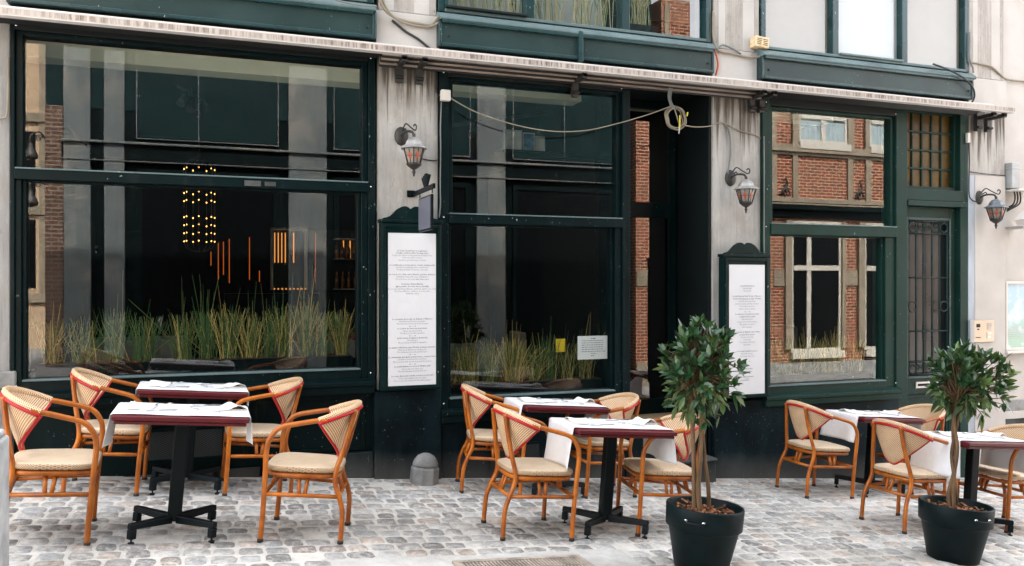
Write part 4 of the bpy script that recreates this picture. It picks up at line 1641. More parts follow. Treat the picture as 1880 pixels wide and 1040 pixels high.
def potted_tree(loc, h, crown_c, crown_r, seed, label, stems, lean=(0, 0)):
    rr = random.Random(seed)
    t = thing('potted_tree', label, 'potted plant', loc, TILT, 'potted trees on the terrace')
    rt, rb, H = .248, .170, .405
    b = MB()
    b.lathe([(rb - .01, 0), (rb, .006), (rb + .052, H - .15), (rb + .054, H - .146), (rt - .014, H - .140), (rt - .006, H - .134), (rt, H - .008),
             (rt - .004, H), (rt - .016, H), (rt - .020, H - .01), (rt - .035, H - .16)], 'pot', 48)
    pot = b.build('pot', t, True)
    b = MB()
    b.lathe([(rt - .03, H - .065), (.1, H - .05), (0, H - .045)], 'soil', 24)
    for k in range(110):
        a, r = rr.uniform(0, 2 * PI), rr.uniform(0, .19)
        x, y = r * math.cos(a), r * math.sin(a)
        T = Matrix.Translation((x, y, H - .045 + rr.uniform(0, .025))) @ Matrix.Rotation(rr.uniform(0, 6), 4, 'Z') @ Matrix.Rotation(rr.uniform(-.6, .6), 4, 'Y')
        b.box(-.028, .028, -.008, .008, -.003, .003, 'chip' if k % 3 else 'soil', T)
    b.build('bark_chips', t, True)
    b = MB()
    ha = math.radians(-137 if seed == 11 else -97)
    ca, sa = math.cos(ha), math.sin(ha)
    px, py = -sa, ca
    r1 = rt + .002
    pts = [(-.055, 0), (-.055, .022), (0, .03), (.055, .022), (.055, 0)]
    b.tube(bez([(ca * (r1 + d) + px * s, sa * (r1 + d) + py * s, H - .062 - d * .25) for s, d in pts], 4), .006, 'black_metal', 7)
    for s in (-.055, .055):
        b.lathe([(.012, 0), (.012, .01), (0, .013)], 'chrome', 8, (ca * r1 + px * s, sa * r1 + py * s, H - .066))
    b.build('handle', pot, True)
    # trunk: a few bare stems, then limbs into the crown
    cz = crown_c
    b = MB()
    tops = []
    for pts, r0 in stems:
        p = bez([(x - SL * (H + z), y, H - .10 + z) for x, y, z in pts], 6)
        b.tube(p, [r0 * (1 - .35 * k / (len(p) - 1)) for k in range(len(p))], 'bark', 8)
        tops.append(p[-1])
    tips = []
    c = Vector((lean[0] - SL * cz, lean[1], cz))
    nl = 150
    for k in range(nl):
        zz = 1 - 2 * (k + .5) / nl
        a = k * 2.39996 + rr.uniform(-.3, .3)
        q = math.sqrt(1 - zz * zz)
        d = Vector((q * math.cos(a), q * math.sin(a), zz))
        rad = rr.uniform(.35, 1.0) ** .6
        bulge = 1 + .16 * math.sin(3 * a + seed) * q + .1 * math.sin(5 * a + zz * 4)
        tip = c + Vector((d.x * crown_r[0], d.y * crown_r[0], d.z * crown_r[1])) * rad * bulge
        if d.z < -.45:
            tip.z -= .05 * rr.random()
        tips.append((tip, d))
        s = min(tops, key=lambda t_: (t_ - tip).length + rr.uniform(0, .15))
        st = s + Vector((0, 0, -.02 - .1 * rr.random() * (d.z < 0)))
        mid = st.lerp(tip, .55) + Vector((rr.uniform(-.02, .02), rr.uniform(-.02, .02), .03))
        b.tube(bez([st, mid, tip], 3), [.0065, .006, .005, .0045, .0035, .003, .0025], 'bark', 5, caps=False)
    b.build('trunk', t, True)
    # leaves: lance-shaped, in whorls at the twig ends, arched and folded on the midrib
    b = MB()

    def leaf(p, d, up, L, W, tone, droop):
        d = d.normalized()
        sd = d.cross(up)
        sd = sd.normalized() if sd.length > .01 else d.orthogonal().normalized()
        nm = sd.cross(d).normalized()
        if nm.z < 0:
            nm = -nm
        prof = ((0, .06), (.18, .62), (.42, 1.0), (.68, .80), (.88, .36), (1, .02))
        rows = []
        for tt, ww in prof:
            cc = p + d * L * tt + Vector((0, 0, -droop * L * tt * tt))
            e = sd * W * ww * .5
            rows.append(b.add([cc - e + nm * W * .12 * ww, cc, cc + e + nm * W * .12 * ww]))
        for k in range(len(rows) - 1):
            r0_, r1_ = rows[k], rows[k + 1]
            b.face((r0_, r0_ + 1, r1_ + 1, r1_), 'leaf', True, tone=tone)
            b.face((r0_ + 1, r0_ + 2, r1_ + 2, r1_ + 1), 'leaf', True, tone=tone)
    for tip, d in tips:
        n = rr.randint(5, 9) if d.z > -.5 else rr.randint(3, 6)
        ax = (d * .8 + Vector((0, 0, .55 if d.z > -.4 else .1)) + Vector((rr.uniform(-.6, .6), rr.uniform(-.6, .6), rr.uniform(-.3, .3)))).normalized()
        u_ = ax.orthogonal().normalized()
        w_ = ax.cross(u_)
        low = d.z < -.35
        base_t = rr.random()
        for k in range(n):
            a = k * 2.4 + rr.uniform(-.3, .3)
            sp = rr.uniform(.55, 1.25)
            dd = ax + (u_ * math.cos(a) + w_ * math.sin(a)) * sp
            g = rr.uniform(.7, 1.25)
            if (low and rr.random() < .55) or base_t > .93:
                tone = (.10 * g, .155 * g, .05 * g)
            elif rr.random() < .12:
                tone = (.035 * g, .085 * g, .025 * g)
            else:
                tone = (.014 * g, .055 * g, .018 * g)
            leaf(tip - ax * rr.uniform(0, .05), dd, ax, rr.uniform(.058, .095), rr.uniform(.025, .037), tone, rr.uniform(-.15, .25 if not low else .6))
    b.build('crown', t, True)
    return t


potted_tree((2.965, -2.62, gz(2.965)), 1, 1.28, (.245, .32), 11, 'bushy bay tree with three bare stems in a dark pot, in front of the entrance',
            [([(-.04, .0, 0), (-.035, .01, .25), (-.05, 0, .5), (-.06, .0, .74), (-.05, .0, .92)], .017),
             ([(.0, -.02, 0), (-.02, -.015, .2), (.0, -.01, .45), (.005, -.01, .72), (.0, .0, .95)], .018),
             ([(.075, .01, 0), (.065, .0, .2), (.035, .0, .42), (.02, .0, .62), (.03, .01, .88)], .015)], (0.0, 0))
potted_tree((5.06, -2.66, gz(5.06)), 1, 1.31, (.27, .255), 23, 'bay tree with a twisted trunk in a dark pot, in front of the right-hand tables',
            [([(.0, .0, 0), (-.02, .01, .15), (.02, .0, .32), (.03, -.02, .5), (.02, .0, .70), (.06, .0, .9)], .0165),
             ([(.02, .01, 0), (.03, -.01, .12), (.0, -.02, .28), (.02, .02, .46), (.05, .0, .66), (.09, .0, .85)], .0145),
             ([(.01, -.02, 0), (-.01, -.02, .2), (.035, .0, .4), (.03, .02, .6), (.04, .01, .82)], .014)], (.125, 0))

# ------------------------------------------------------------------ stones on the pavement
t = thing('stone_bollard', 'small grey stone bollard with a domed top at the foot of the pillar', 'bollard', (1.745, -.20, gz(1.745)), TILT)
b = MB()
b.lathe([(.128, -.02), (.125, .13), (.112, .150)], 'stone', 8, smooth=False, phase=.39)
b.build('base', t, True, bevel=.006)
b = MB()
b.lathe([(.112, .150), (.110, .172), (.097, .205), (.07, .238), (.035, .256), (0, .261)], 'stone', 24)
b.build('dome', t, True)
t = thing('stone_post', 'white weathered stone post cut by the left edge', 'post', (-1.13, -2.55, gz(-1.13)), None)
b = MB()
b.box(-1.30, -.955, -2.72, -2.36, -.1, .83, 'stone_light')
b.box(-1.285, -.97, -2.705, -2.375, .831, .865, 'stone_light')
b.build('shaft', t, bevel=.03, bseg=3)

# ------------------------------------------------------------------ wall lamps


def make_lamp():
    t = thing('wall_lantern', None, 'lamp')
    b = MB()
    b.lathe([(.062, 0), (.060, -.012), (.045, -.022), (.02, -.03), (0, -.032)], 'lamp_iron', 20, (-.075, 0, .03), sy=1, axis='Y')
    for v in range(len(b.v)):
        x, y, z = b.v[v]
        b.v[v] = (x, y, .03 + (z - .03) * 1.35)
    b.build('back_plate', t, True)
    b = MB()
    b.tube(bez([(-.075, -.02, .03), (-.065, -.09, .055), (-.02, -.15, .05), (0, -.165, .02)], 6), .011, 'lamp_iron', 8)
    b.tube(bez([(-.07, -.02, .075), (-.05, -.07, .13), (-.02, -.13, .09), (.005, -.19, .055), (.012, -.21, .085), (0, -.20, .105), (-.008, -.185, .09)], 5), .0065, 'lamp_iron', 6)
    b.tube(bez([(-.06, -.04, .07), (-.052, -.075, .085), (-.05, -.08, .055), (-.06, -.06, .05)], 5), .006, 'lamp_iron', 6)
    b.lathe([(.012, .03), (.016, .02), (.012, .008), (.02, 0)], 'lamp_iron', 10, (0, -.165, 0))
    b.build('arm', t, True)
    b = MB()
    b.lathe([(.022, .0), (.048, -.012), (.072, -.040), (.082, -.068), (.128, -.094), (.128, -.102), (.10, -.104)], 'lamp_roof', 6, (0, -.165, 0), False, phase=.26)
    b.build('roof', t, True, bevel=.002)
    b = MB()
    b.lathe([(.094, -.106), (.058, -.228)], 'lamp_glass', 6, (0, -.165, 0), False, phase=.26)
    g = b.build('glass', t, True)
    b = MB()
    for k in range(6):
        a = .26 + k * PI / 3
        p = Vector((.098 * math.cos(a), -.165 + .098 * math.sin(a), -.104))
        q = Vector((.061 * math.cos(a), -.165 + .061 * math.sin(a), -.230))
        b.tube([p, q], .006, 'lamp_iron', 6)
        a2 = .26 + (k + 1) * PI / 3
        p2 = Vector((.098 * math.cos(a2), -.165 + .098 * math.sin(a2), -.104))
        q2 = Vector((.061 * math.cos(a2), -.165 + .061 * math.sin(a2), -.230))
        m0, m1 = (p + p2) / 2, (q + q2) / 2
        b.tube([m0, m1], .003, 'lamp_iron', 5)
        b.tube([p.lerp(q, .5), p2.lerp(q2, .5)], .003, 'lamp_iron', 5)
    b.lathe([(.064, -.226), (.070, -.234), (.060, -.248), (.030, -.272), (.012, -.282), (.012, -.296), (.018, -.304), (.010, -.316), (.008, -.335), (0, -.345)],
            'lamp_iron', 12, (0, -.165, 0))
    b.build('cage', t, True)
    for k in range(6):
        a = .26 + (k + .5) * PI / 3
        c_ = Vector((math.cos(a), math.sin(a), 0))
        s_ = Vector((-math.sin(a), math.cos(a), 0))
        ctr = c_ * .0680 + Vector((0, -.165, -.166))
        up = (c_ * .29 + Vector((0, 0, 1))).normalized()
        b = MB()
        n = b.add([ctr + c_ * .003 + s_ * .017 * math.cos(j * PI / 6) + up * .030 * math.sin(j * PI / 6) for j in range(12)])
        m_ = b.add([ctr - c_ * .006 + s_ * .017 * math.cos(j * PI / 6) + up * .030 * math.sin(j * PI / 6) for j in range(12)])
        b.face(range(n, n + 12), 'medallion')
        for j in range(12):
            b.face((n + j, m_ + j, m_ + (j + 1) % 12, n + (j + 1) % 12), 'medallion')
        b.build('medallion', g, True)
    return t


l0 = make_lamp()
for i, (x, z, lab) in enumerate(((1.665, 2.865, 'lantern with an amber medallion and pale roof on the pillar left of the middle window'),
                                 (5.085, 2.645, 'lantern with a pale roof on the pillar between the entrance and the right window'),
                                 (8.50, 2.565, 'lantern with a dark grey roof on the white pillar right of the green door'))):
    o = l0 if i == 0 else copy_tree(l0)
    o.location = (x, .0, z)
    tag(o, lab, 'lamp', 'wall lanterns')
    if i == 2:
        for ch in o.children:
            if ch.name.startswith('roof'):
                ch.data = ch.data.copy()
                ch.data.materials[0] = M['lamp_roof_dark']

# ------------------------------------------------------------------ menu boards


def text_mesh(lines, x, z, y, parent, mat, name):
    """lines: (string, size, dz) centred on x, facing the street"""
    V, F = [], []
    for s, size, zz in lines:
        cu = bpy.data.curves.new('txt', 'FONT')
        cu.body = s
        cu.size = size
        cu.align_x = 'CENTER'
        cu.resolution_u = 1
        ob = bpy.data.objects.new('txt', cu)
        COL.objects.link(ob)
        bpy.context.view_layer.update()
        me = ob.to_mesh()
        n = len(V)
        for v in me.vertices:
            V.append((x + v.co.x, y, z + zz + v.co.y))
        for p in me.polygons:
            F.append([n + k for k in p.vertices])
        ob.to_mesh_clear()
        bpy.data.objects.remove(ob)
        bpy.data.curves.remove(cu)
    b = MB()
    b.v = V
    for f in F:
        b.face(f, mat)
    return b.build(name, parent)


def menu_board(x0, x1, z0, z1, px0, px1, pz0, pz1, bold, light, label):
    t = thing('menu_board', label, 'menu', ((x0 + x1) / 2, 0, z0), None, 'menu cases on the pillars')
    b = MB()
    b.box(x0, x1, -.145, -.052, z0, z1, 'board_green')
    b.box(x0 - .012, x1 + .012, -.155, -.05, z1 + .001, z1 + .03, 'board_green')
    xm, w = (x0 + x1) / 2, (x1 - x0) * .36
    ol = [(xm - w * 1.25, z1 + .03)]
    for k in range(25):
        u = k / 24 * 2 - 1
        hgt = .105 * (math.cos(u * PI * .5) ** .75) * (1 - .12 * math.exp(-(u / .07) ** 2)) if abs(u) < 1 else 0
        sk = abs(u)
        hgt = .012 + .10 * (1 / (1 + math.exp((sk - .62) * 11))) + (.008 * (1 - min(1, (sk - .22) ** 2 / .03)) if sk < .4 else 0) - .018 * math.exp(-(u / .07) ** 2)
        ol.append((xm + u * w * 1.25, z1 + .03 + max(.001, hgt)))
    ol.append((xm + w * 1.25, z1 + .03))
    b.prism(ol, -.12, -.085, 'board_green')
    b.build('case', t, bevel=.005)
    b = MB()
    frame_rect(b, x0 + .012, x1 - .012, z0 + .012, z1 - .012, .028, -.158, -.1455, 'board_green')
    b.build('door_frame', t, bevel=.004)
    b = MB()
    b.box(px0, px1, -.150, -.146, pz0, pz1, 'paper')
    p = b.build('paper', t)
    xm = (px0 + px1) / 2
    for rows, mt, nm in ((bold, 'ink', 'menu_text'), (light, 'ink_grey', 'menu_small_text')):
        blk = []
        for r_ in sorted(rows, key=lambda q: -q[2]):
            if blk and blk[-1][2] - r_[2] > .04:
                text_mesh(blk, xm, pz1, -.1515, p, mt, nm)
                blk = []
            blk.append(r_)
        text_mesh(blk, xm, pz1, -.1515, p, mt, nm)
    return t


def lay(rows, s=.0215):
    bo, li = [], []
    for z, txt, kind in rows:
        (bo if kind else li).append((txt, s * (1 if kind else .95), z))
    return bo, li


def rows_of(ys, y0, k, texts):
    return [(-(y - y0) * k, t_, b_) for y, (t_, b_) in zip(ys, texts)]


B1, L1 = lay(rows_of(
    [145, 160, 175, 190, 206, 238, 253, 268, 299, 314, 330, 361, 377, 393, 408, 423, 589, 604, 619, 635, 650, 666, 681, 697, 712, 727, 742,
     773, 788, 803, 819, 835, 850, 865, 881, 896, 912, 927, 957, 973, 988], 27, .001335, [
        ('La soupe de pêcheur et sa garniture', 1), ('(rouille, croûtons aillés, fromage râpé)', 1),
        ('Soepje van vissers en zijn garnituur, geraspte kaas', 0), ('Fish soup with croutons', 0), ('Knoflook, geraspte kaas, croutons', 0),
        ('La coquille aux crevettes grises, recette traditionnelle', 1), ('Kroket met grijze garnalen, traditioneel', 0), ('The grey shrimps croquette, our recipe', 0),
        ('La sole de nos côtes, sauce blanche, pommes duchesse', 1), ('Gebakken tong, witte saus, aardappelen', 0), ('The sole from our coast with white sauce', 0),
        ('La mousse Dame Blanche', 1), ('(glace vanille, chocolat chaud, chantilly)', 1), ('De mousse van Dame Blanche, vanille-ijs, warme chocolade', 0),
        ('The Dame Blanche: vanilla ice, hot chocolate', 0), ('Vanilleeis, Sahne', 0),
        ('La cassolette de moules de Zélande « Maison »', 1), ('Pannetje van Zeeuwse mosselen', 0), ('The casserole of mussels from Zeeland', 0), ('ou  -  or', 1),
        ('Le cochon de ferme et sa garniture', 1), ('Varken van de boerderij', 0), ('The farm pork with vegetables', 0), ('ou  -  or', 1),
        ('La brochette de légumes du marché', 1), ('Groentespies', 0), ('The brochette of market vegetables', 0),
        ('Le jambon d’Ardenne sauce blonde, pommes duchesse', 1), ('Ham uit de Ardennen, aardappelen', 0), ('The Ardennes ham with golden sauce', 0), ('ou  -  or', 1),
        ('La carbonnade de bœuf à la bière brune, pommes frites', 1), ('Stoofvlees met bruin bier en frieten', 0), ('The beef stew with brown beer and french fries', 0), ('ou  -  or', 1),
        ('Le poulet fermier au curry de Madras, pilaf', 1), ('Hoeve kip met curry, rijst', 0), ('The farm chicken in curry with rice', 0),
        ('La coupe glacée glace vanille, mousse au chocolat', 1), ('Coupe met vanille-ijs en chocolade', 0), ('The ice cup with vanilla and chocolate mousse', 0)]), .0185)
menu_board(1.380, 1.917, .672, 2.12, 1.443, 1.866, .712, 2.032,
           B1, L1, 'tall white menu in a dark green case under the lantern, left of the middle window')
B2, L2 = lay(rows_of(
    [135, 172, 208, 285, 323, 360, 397, 435, 472, 512, 548, 585, 622, 660, 697, 737, 810, 850, 885, 922, 960, 997, 1090, 1128, 1165, 1240, 1350, 1390, 1465, 1500], -184, .00069, [
        ('L’apéritif du moment', 1), ('Huisaperitief', 0), ('The aperitif', 0),
        ('La cassolette de fruits de mer « Maison »', 1), ('homard, Saint-Jacques, moules, crevettes', 1), ('Pannetje van zeevruchten', 0),
        ('kreeft, mosselen, garnalen, schelpen', 0), ('The seafood casserole', 0), ('lobster, mussels, shrimps', 0), ('ou  -  or', 1),
        ('Le waterzooi de poulet à la crème', 1), ('et légumes de la saison', 1), ('Kippenwaterzooi', 0), ('met groenten van het seizoen', 0), ('The chicken waterzooi', 0), ('with vegetables', 0),
        ('Les moules de Zélande, sauce crème', 1), ('pommes frites maison', 1), ('Zeeuwse mosselen', 0), ('met frieten', 0), ('The mussels of Zeeland', 0), ('french fries', 0),
        ('Le stoemp bruxellois, saucisse', 1), ('Brusselse stoemp', 0), ('The sausage with mash', 0), ('ou  -  or', 1), ('La crème brûlée', 1), ('Crème brûlée', 0),
        ('Le café gourmand', 1), ('Koffie', 0)]), .0205)
menu_board(4.835, 5.378, .435, 1.862, 4.895, 5.322, .455, 1.785,
           B2, L2, 'tall white menu in a dark green case behind the nearer potted tree')

# ------------------------------------------------------------------ small things on the wall
t = thing('hanging_sign', 'small blank slate-grey sign hanging from an iron bracket above the menu', 'sign', (1.70, 0, 2.38))
b = MB()
b.box(1.64, 1.71, -.012, .0, 2.36, 2.42, 'black_metal')
b.box(1.690, 1.712, -.72, -.012, 2.365, 2.405, 'black_metal')
b.tube([(1.70, -.66, 2.37), (1.70, -.66, 2.33)], .006, 'black_metal', 6)
b.tube([(1.70, -.24, 2.37), (1.70, -.24, 2.33)], .006, 'black_metal', 6)
for k in range(6):
    a = -.25 + k * .13
    b.tube([(1.70, -.40 - k * .022, 2.405), (1.70, -.33 - k * .05, 2.52 - .012 * abs(k - 2.5))], [.007, .012], 'black_metal', 5)
b.build('bracket', t, bevel=.003)
b = MB()
b.box(1.690, 1.712, -.66, -.24, 2.035, 2.325, 'black_metal')
sb = b.build('sign_frame', t, bevel=.004)
b = MB()
b.box(1.684, 1.689, -.645, -.255, 2.05, 2.31, 'slate')
b.build('sign_face', sb)

t = thing('junction_box', 'white plastic junction box where the festoon cable starts, beside the pillar', 'electrical box', (1.975, -.04, 3.27))
b = MB()
b.box(1.932, 2.022, -.085, -.031, 3.222, 3.322, 'white_plastic')
b.build('box', t, bevel=.012, bseg=3)
b = MB()
b.tube([(2.02, -.06, 3.25), (2.04, -.06, 3.25)], .009, 'cable_grey', 8)
b.build('gland', t)

t = thing('vent_box', 'cream slotted plastic box with cables on top of the second pillar', 'electrical box', (5.33, -.05, 4.07))
b = MB()
VT = Matrix.Translation((5.33, -.055, 4.075)) @ Matrix.Rotation(.09, 4, 'Y')
b.box(-.085, .085, -.05, .05, -.055, .055, 'cream_plastic', VT)
b.build('box', t, bevel=.008)
b = MB()
for sx in (-.04, .035):
    for k in range(4):
        b.box(sx - .026, sx + .026, -.0525, -.051, -.03 + k * .018, -.024 + k * .018, 'hole', VT)
b.build('slots', t)

t = thing('intercom', 'beige metal intercom panel with bell buttons on the white wall', 'intercom', (8.45, 0, .91))
b = MB()
b.box(8.27, 8.635, -.028, -.008, .912, 1.165, 'champagne')
b.box(8.262, 8.325, -.030, -.007, .908, 1.169, 'grey_plastic')
b.build('panel', t, bevel=.004)
b = MB()
b.box(8.355, 8.415, -.0305, -.0285, 1.085, 1.125, 'hole')
b.box(8.37, 8.40, -.0305, -.0285, 1.055, 1.070, 'hole')
for k in range(4):
    b.box(8.52, 8.59, -.034, -.0285, 1.06 + k * .02, 1.069 + k * .02, 'grey_plastic')
b.box(8.52, 8.585, -.034, -.0285, 1.0, 1.025, 'white_plastic')
b.box(8.52, 8.57, -.034, -.0285, .955, .985, 'white_plastic')
b.box(8.35, 8.42, -.033, -.0285, .965, .972, 'ink')
b.build('button', t)

t = thing('poster_case', 'framed pale blue and green poster on the white wall at the right edge', 'poster', (9.3, .05, .8))
b = MB()
frame_rect(b, 8.862, 9.75, .80, 1.62, .03, .0, .05, 'white_plastic')
b.box(8.85, 9.76, -.03, .05, .765, .798, 'white_plastic')
b.build('frame', t, bevel=.004)
b = MB()
b.box(8.892, 9.72, .03, .045, .83, 1.59, 'poster')
p = b.build('poster', t)
b = MB()
rr = random.Random(5)
for k in range(7):
    x = 8.93
    while x < 9.66:
        w = rr.uniform(.02, .07)
        b.quad([(x, .0285, 1.08 - k * .022), (x + w, .0285, 1.08 - k * .022), (x + w, .0285, 1.088 - k * .022), (x, .0285, 1.088 - k * .022)], 'blind_white')
        x += w + .014
b.build('poster_lines', p)

t = thing('security_camera', 'white security camera pointing down the street below the grey utility box', 'camera', (8.93, -.05, 2.35))
b = MB()
KT = Matrix.Translation((8.92, -.20, 2.36)) @ Matrix.Rotation(-.5, 4, 'Y') @ Matrix.Rotation(.2, 4, 'Z')
b.box(-.13, .17, -.05, .05, -.035, .04, 'white_plastic', KT)
b.box(-.15, .18, -.06, .06, .041, .05, 'white_plastic', KT)
b.build('housing', t, bevel=.008)
b = MB()
b.box(8.86, 9.05, -.22, .05, 2.24, 2.265, 'grey_plastic')
b.tube([(8.95, -.18, 2.265), (8.95, -.18, 2.33)], .02, 'grey_plastic', 8)
b.build('mount', t, bevel=.004)
t = thing('utility_box', 'grey cable cabinet with dark conduits high on the white house', 'electrical box', (8.98, 0, 2.8))
b = MB()
b.box(8.87, 9.0, -.07, .05, 2.72, 3.02, 'grey_plastic')
b.box(8.865, 9.005, -.075, .05, 2.94, 2.96, 'grey_plastic')
b.box(8.865, 9.2, -.16, .05, 2.68, 2.70, 'white_plastic')
b.build('cabinet', t, bevel=.006)
b = MB()
for k in range(3):
    x = 8.93 + k * .045
    b.tube(bez([(x, -.05, 2.68), (x, -.06, 2.6), (x - .02, -.05, 2.53), (8.86, -.01, 2.49 - k * .02)], 5), .009, 'cable_dark', 7)
b.build('conduit', t)

# cables
CB = 'cables strung along the front'


def cable(pts, r, mat, label, n=8, parent=None):
    b = MB()
    b.tube(bez(pts, n), r, mat, 6)
    return tag(b.build('cable', parent), label, 'cable', CB)


cable([(2.03, -.06, 3.25), (2.25, -.09, 3.14), (2.6, -.12, 3.045), (2.95, -.13, 3.005), (3.3, -.13, 3.03), (3.65, -.12, 3.12), (4.0, -.12, 3.235), (4.24, -.12, 3.33)],
      .0055, 'cable', 'pale cable sagging across the top of the middle window')
cable([(4.36, -.12, 3.16), (4.5, -.12, 3.145), (4.7, -.09, 3.17), (4.85, -.03, 3.225), (4.95, -.012, 3.225), (5.1, -.012, 3.17), (5.3, -.012, 3.135), (5.375, -.012, 3.10)],
      .0065, 'cable', 'pale cable running from the coil across the second pillar')
cable([(4.93, -.014, 3.225), (4.99, -.014, 3.15), (5.005, -.014, 2.95), (4.985, -.014, 2.8), (4.975, -.014, 2.72), (5.0, -.02, 2.68), (5.02, -.02, 2.665)],
      .008, 'cable_grey', 'grey cable dropping down the second pillar to its lantern')
cable([(1.905, -.012, 3.55), (1.90, -.014, 3.4), (1.91, -.012, 3.30), (1.935, -.045, 3.26)], .007, 'cable_dark', 'dark cable bending into the white junction box')
cable([(1.945, -.04, 3.22), (1.936, -.04, 3.0), (1.938, -.04, 2.8), (1.934, -.04, 2.5), (1.936, -.04, 2.3), (1.925, -.03, 2.18)],
      .006, 'cable_grey', 'thin grey cable running down beside the first pillar')
cable([(1.936, -.04, 2.72), (1.90, -.012, 2.695), (1.80, -.01, 2.70), (1.74, -.10, 2.70)], .005, 'cable_dark', 'thin dark cable reaching the first lantern')
cable([(5.392, -.045, 3.12), (5.394, -.045, 2.8), (5.392, -.045, 2.3), (5.394, -.045, 1.9)], .006, 'cable_grey', 'thin grey cable down the edge of the second pillar')
cable([(1.33, -.14, 4.25), (1.38, -.12, 4.02), (1.5, -.05, 3.93), (1.7, -.03, 3.90), (1.85, -.03, 3.90), (1.90, -.10, 3.96)], .013, 'cable',
      'thick beige cable looping over the top of the first pillar')
cable([(1.36, -.13, 4.25), (1.42, -.1, 4.01), (1.56, -.05, 3.90), (1.8, -.03, 3.875), (1.91, -.08, 3.91)], .011, 'cable', 'beige cable just under the thickest loop on the first pillar')
cable([(1.50, -.03, 3.90), (1.62, -.02, 3.82), (1.74, -.02, 3.76), (1.88, -.02, 3.66)], .011, 'cable_dark', 'black cable slanting across the top of the first pillar')
cable([(.5, -.14, 4.03), (.75, -.15, 3.995), (.95, -.16, 3.985), (1.1, -.17, 3.96), (1.25, -.17, 3.955), (1.34, -.16, 3.965)], .007, 'cable_grey',
      'thin cable lying on the ledge of the left panel')
cable([(4.79, -.03, 4.35), (4.79, -.03, 4.1), (4.84, -.03, 3.965), (5.0, -.03, 3.945), (5.2, -.03, 3.925), (5.34, -.06, 3.935), (5.42, -.13, 3.95)], .012, 'cable',
      'pale cable bundle across the top of the second pillar under the slotted box')
cable([(4.83, -.03, 3.97), (4.9, -.03, 4.02), (5.0, -.03, 4.0), (5.12, -.03, 3.95)], .010, 'cable_grey', 'grey cable looping above the bundle on the second pillar')
cable([(4.785, -.05, 3.96), (4.81, -.06, 3.88), (4.83, -.05, 3.80), (4.81, -.04, 3.70)], .009, 'cable_red', 'orange cable at the right end of the middle panel')
cable([(7.6, -.12, 4.05), (7.8, -.14, 4.0), (8.0, -.15, 3.93), (8.16, -.14, 3.84), (8.21, -.13, 3.74), (8.2, -.1, 3.66)], .010, 'cable_dark',
      'black cable hanging over the right end of the right panel')
cable([(8.25, -.03, 4.5), (8.25, -.03, 4.2), (8.30, -.03, 4.09), (8.27, -.06, 4.03)], .010, 'cable_grey', 'grey cable at the corner of the upper right window')
cable([(8.29, -.006, 4.16), (8.5, -.01, 4.15), (8.62, -.012, 4.13), (8.75, -.01, 4.06), (8.9, .02, 4.02), (9.2, .03, 4.02), (9.6, .03, 4.0)], .012, 'cable',
      'pale cable crossing from the right pillar to the white house')
cable([(8.24, -.03, 3.22), (8.245, -.03, 3.0), (8.24, -.03, 2.75), (8.26, -.02, 2.6), (8.33, -.02, 2.55), (8.42, -.02, 2.55)], .007, 'cable_dark',
      'dark cable beside the fanlight running to the right-hand lantern')
cable([(8.27, -.01, 2.89), (8.5, -.015, 2.875), (8.83, -.012, 2.87)], .005, 'cable_dark', 'thin cable clipped across the right pillar above the lantern')
cable([(-2.0, -.02, 2.82), (-1.6, -.02, 2.84), (-1.47, -.03, 2.84), (-1.43, -.04, 2.90), (-1.425, -.04, 3.3)], .008, 'cable', 'pale cable at the left edge on the first window frame')
t = thing('switch_box', 'small cream switch box beside the amber fanlight', 'electrical box', (8.235, -.03, 3.25))
b = MB()
b.box(8.215, 8.26, -.035, -.002, 3.22, 3.335, 'white_plastic')
b.build('box', t, bevel=.006)
t = thing('cable_coil', 'coil of spare cable tied with yellow tape, hanging over the entrance', 'cable', (4.3, -.12, 3.5), None)
b = MB()
rr = random.Random(9)
for k in range(7):
    ox, oz, rx = rr.uniform(-.012, .012), rr.uniform(-.012, .012), rr.uniform(.092, .118)
    b.tube([(4.305 + ox + rx * math.cos(a * PI / 16), -.12 + k * .006 + .01 * math.sin(a), 3.225 + oz + rx * 1.04 * math.sin(a * PI / 16)) for a in range(32)],
           .0065, 'cable', 5, closed=True)
for k in range(4):
    b.tube(bez([(4.20 + k * .012, -.16, 3.50), (4.205 + k * .01, -.13, 3.42), (4.23 + k * .008, -.12, 3.36), (4.25 + k * .02, -.12, 3.30)], 4), .006, 'cable_grey', 5)
b.tube([(4.27, -.13, 3.33), (4.33, -.14, 3.14)], .006, 'cable', 5)
b.build('loops', t)
b = MB()
b.tube(bez([(4.33, -.14, 3.24), (4.325, -.15, 3.18), (4.32, -.15, 3.12)], 3), .007, 'yellow_tape', 6)
b.build('tape', t)
b = MB()
b.tube([(4.42, -.14, 3.28), (4.41, -.14, 3.24)], .0075, 'yellow_tape', 6)
b.build('tape', t)
b = MB()
b.tube([(4.32, -.15, 3.12), (4.315, -.15, 3.06)], .005, 'white_plastic', 6)
b.build('cable_end', t)

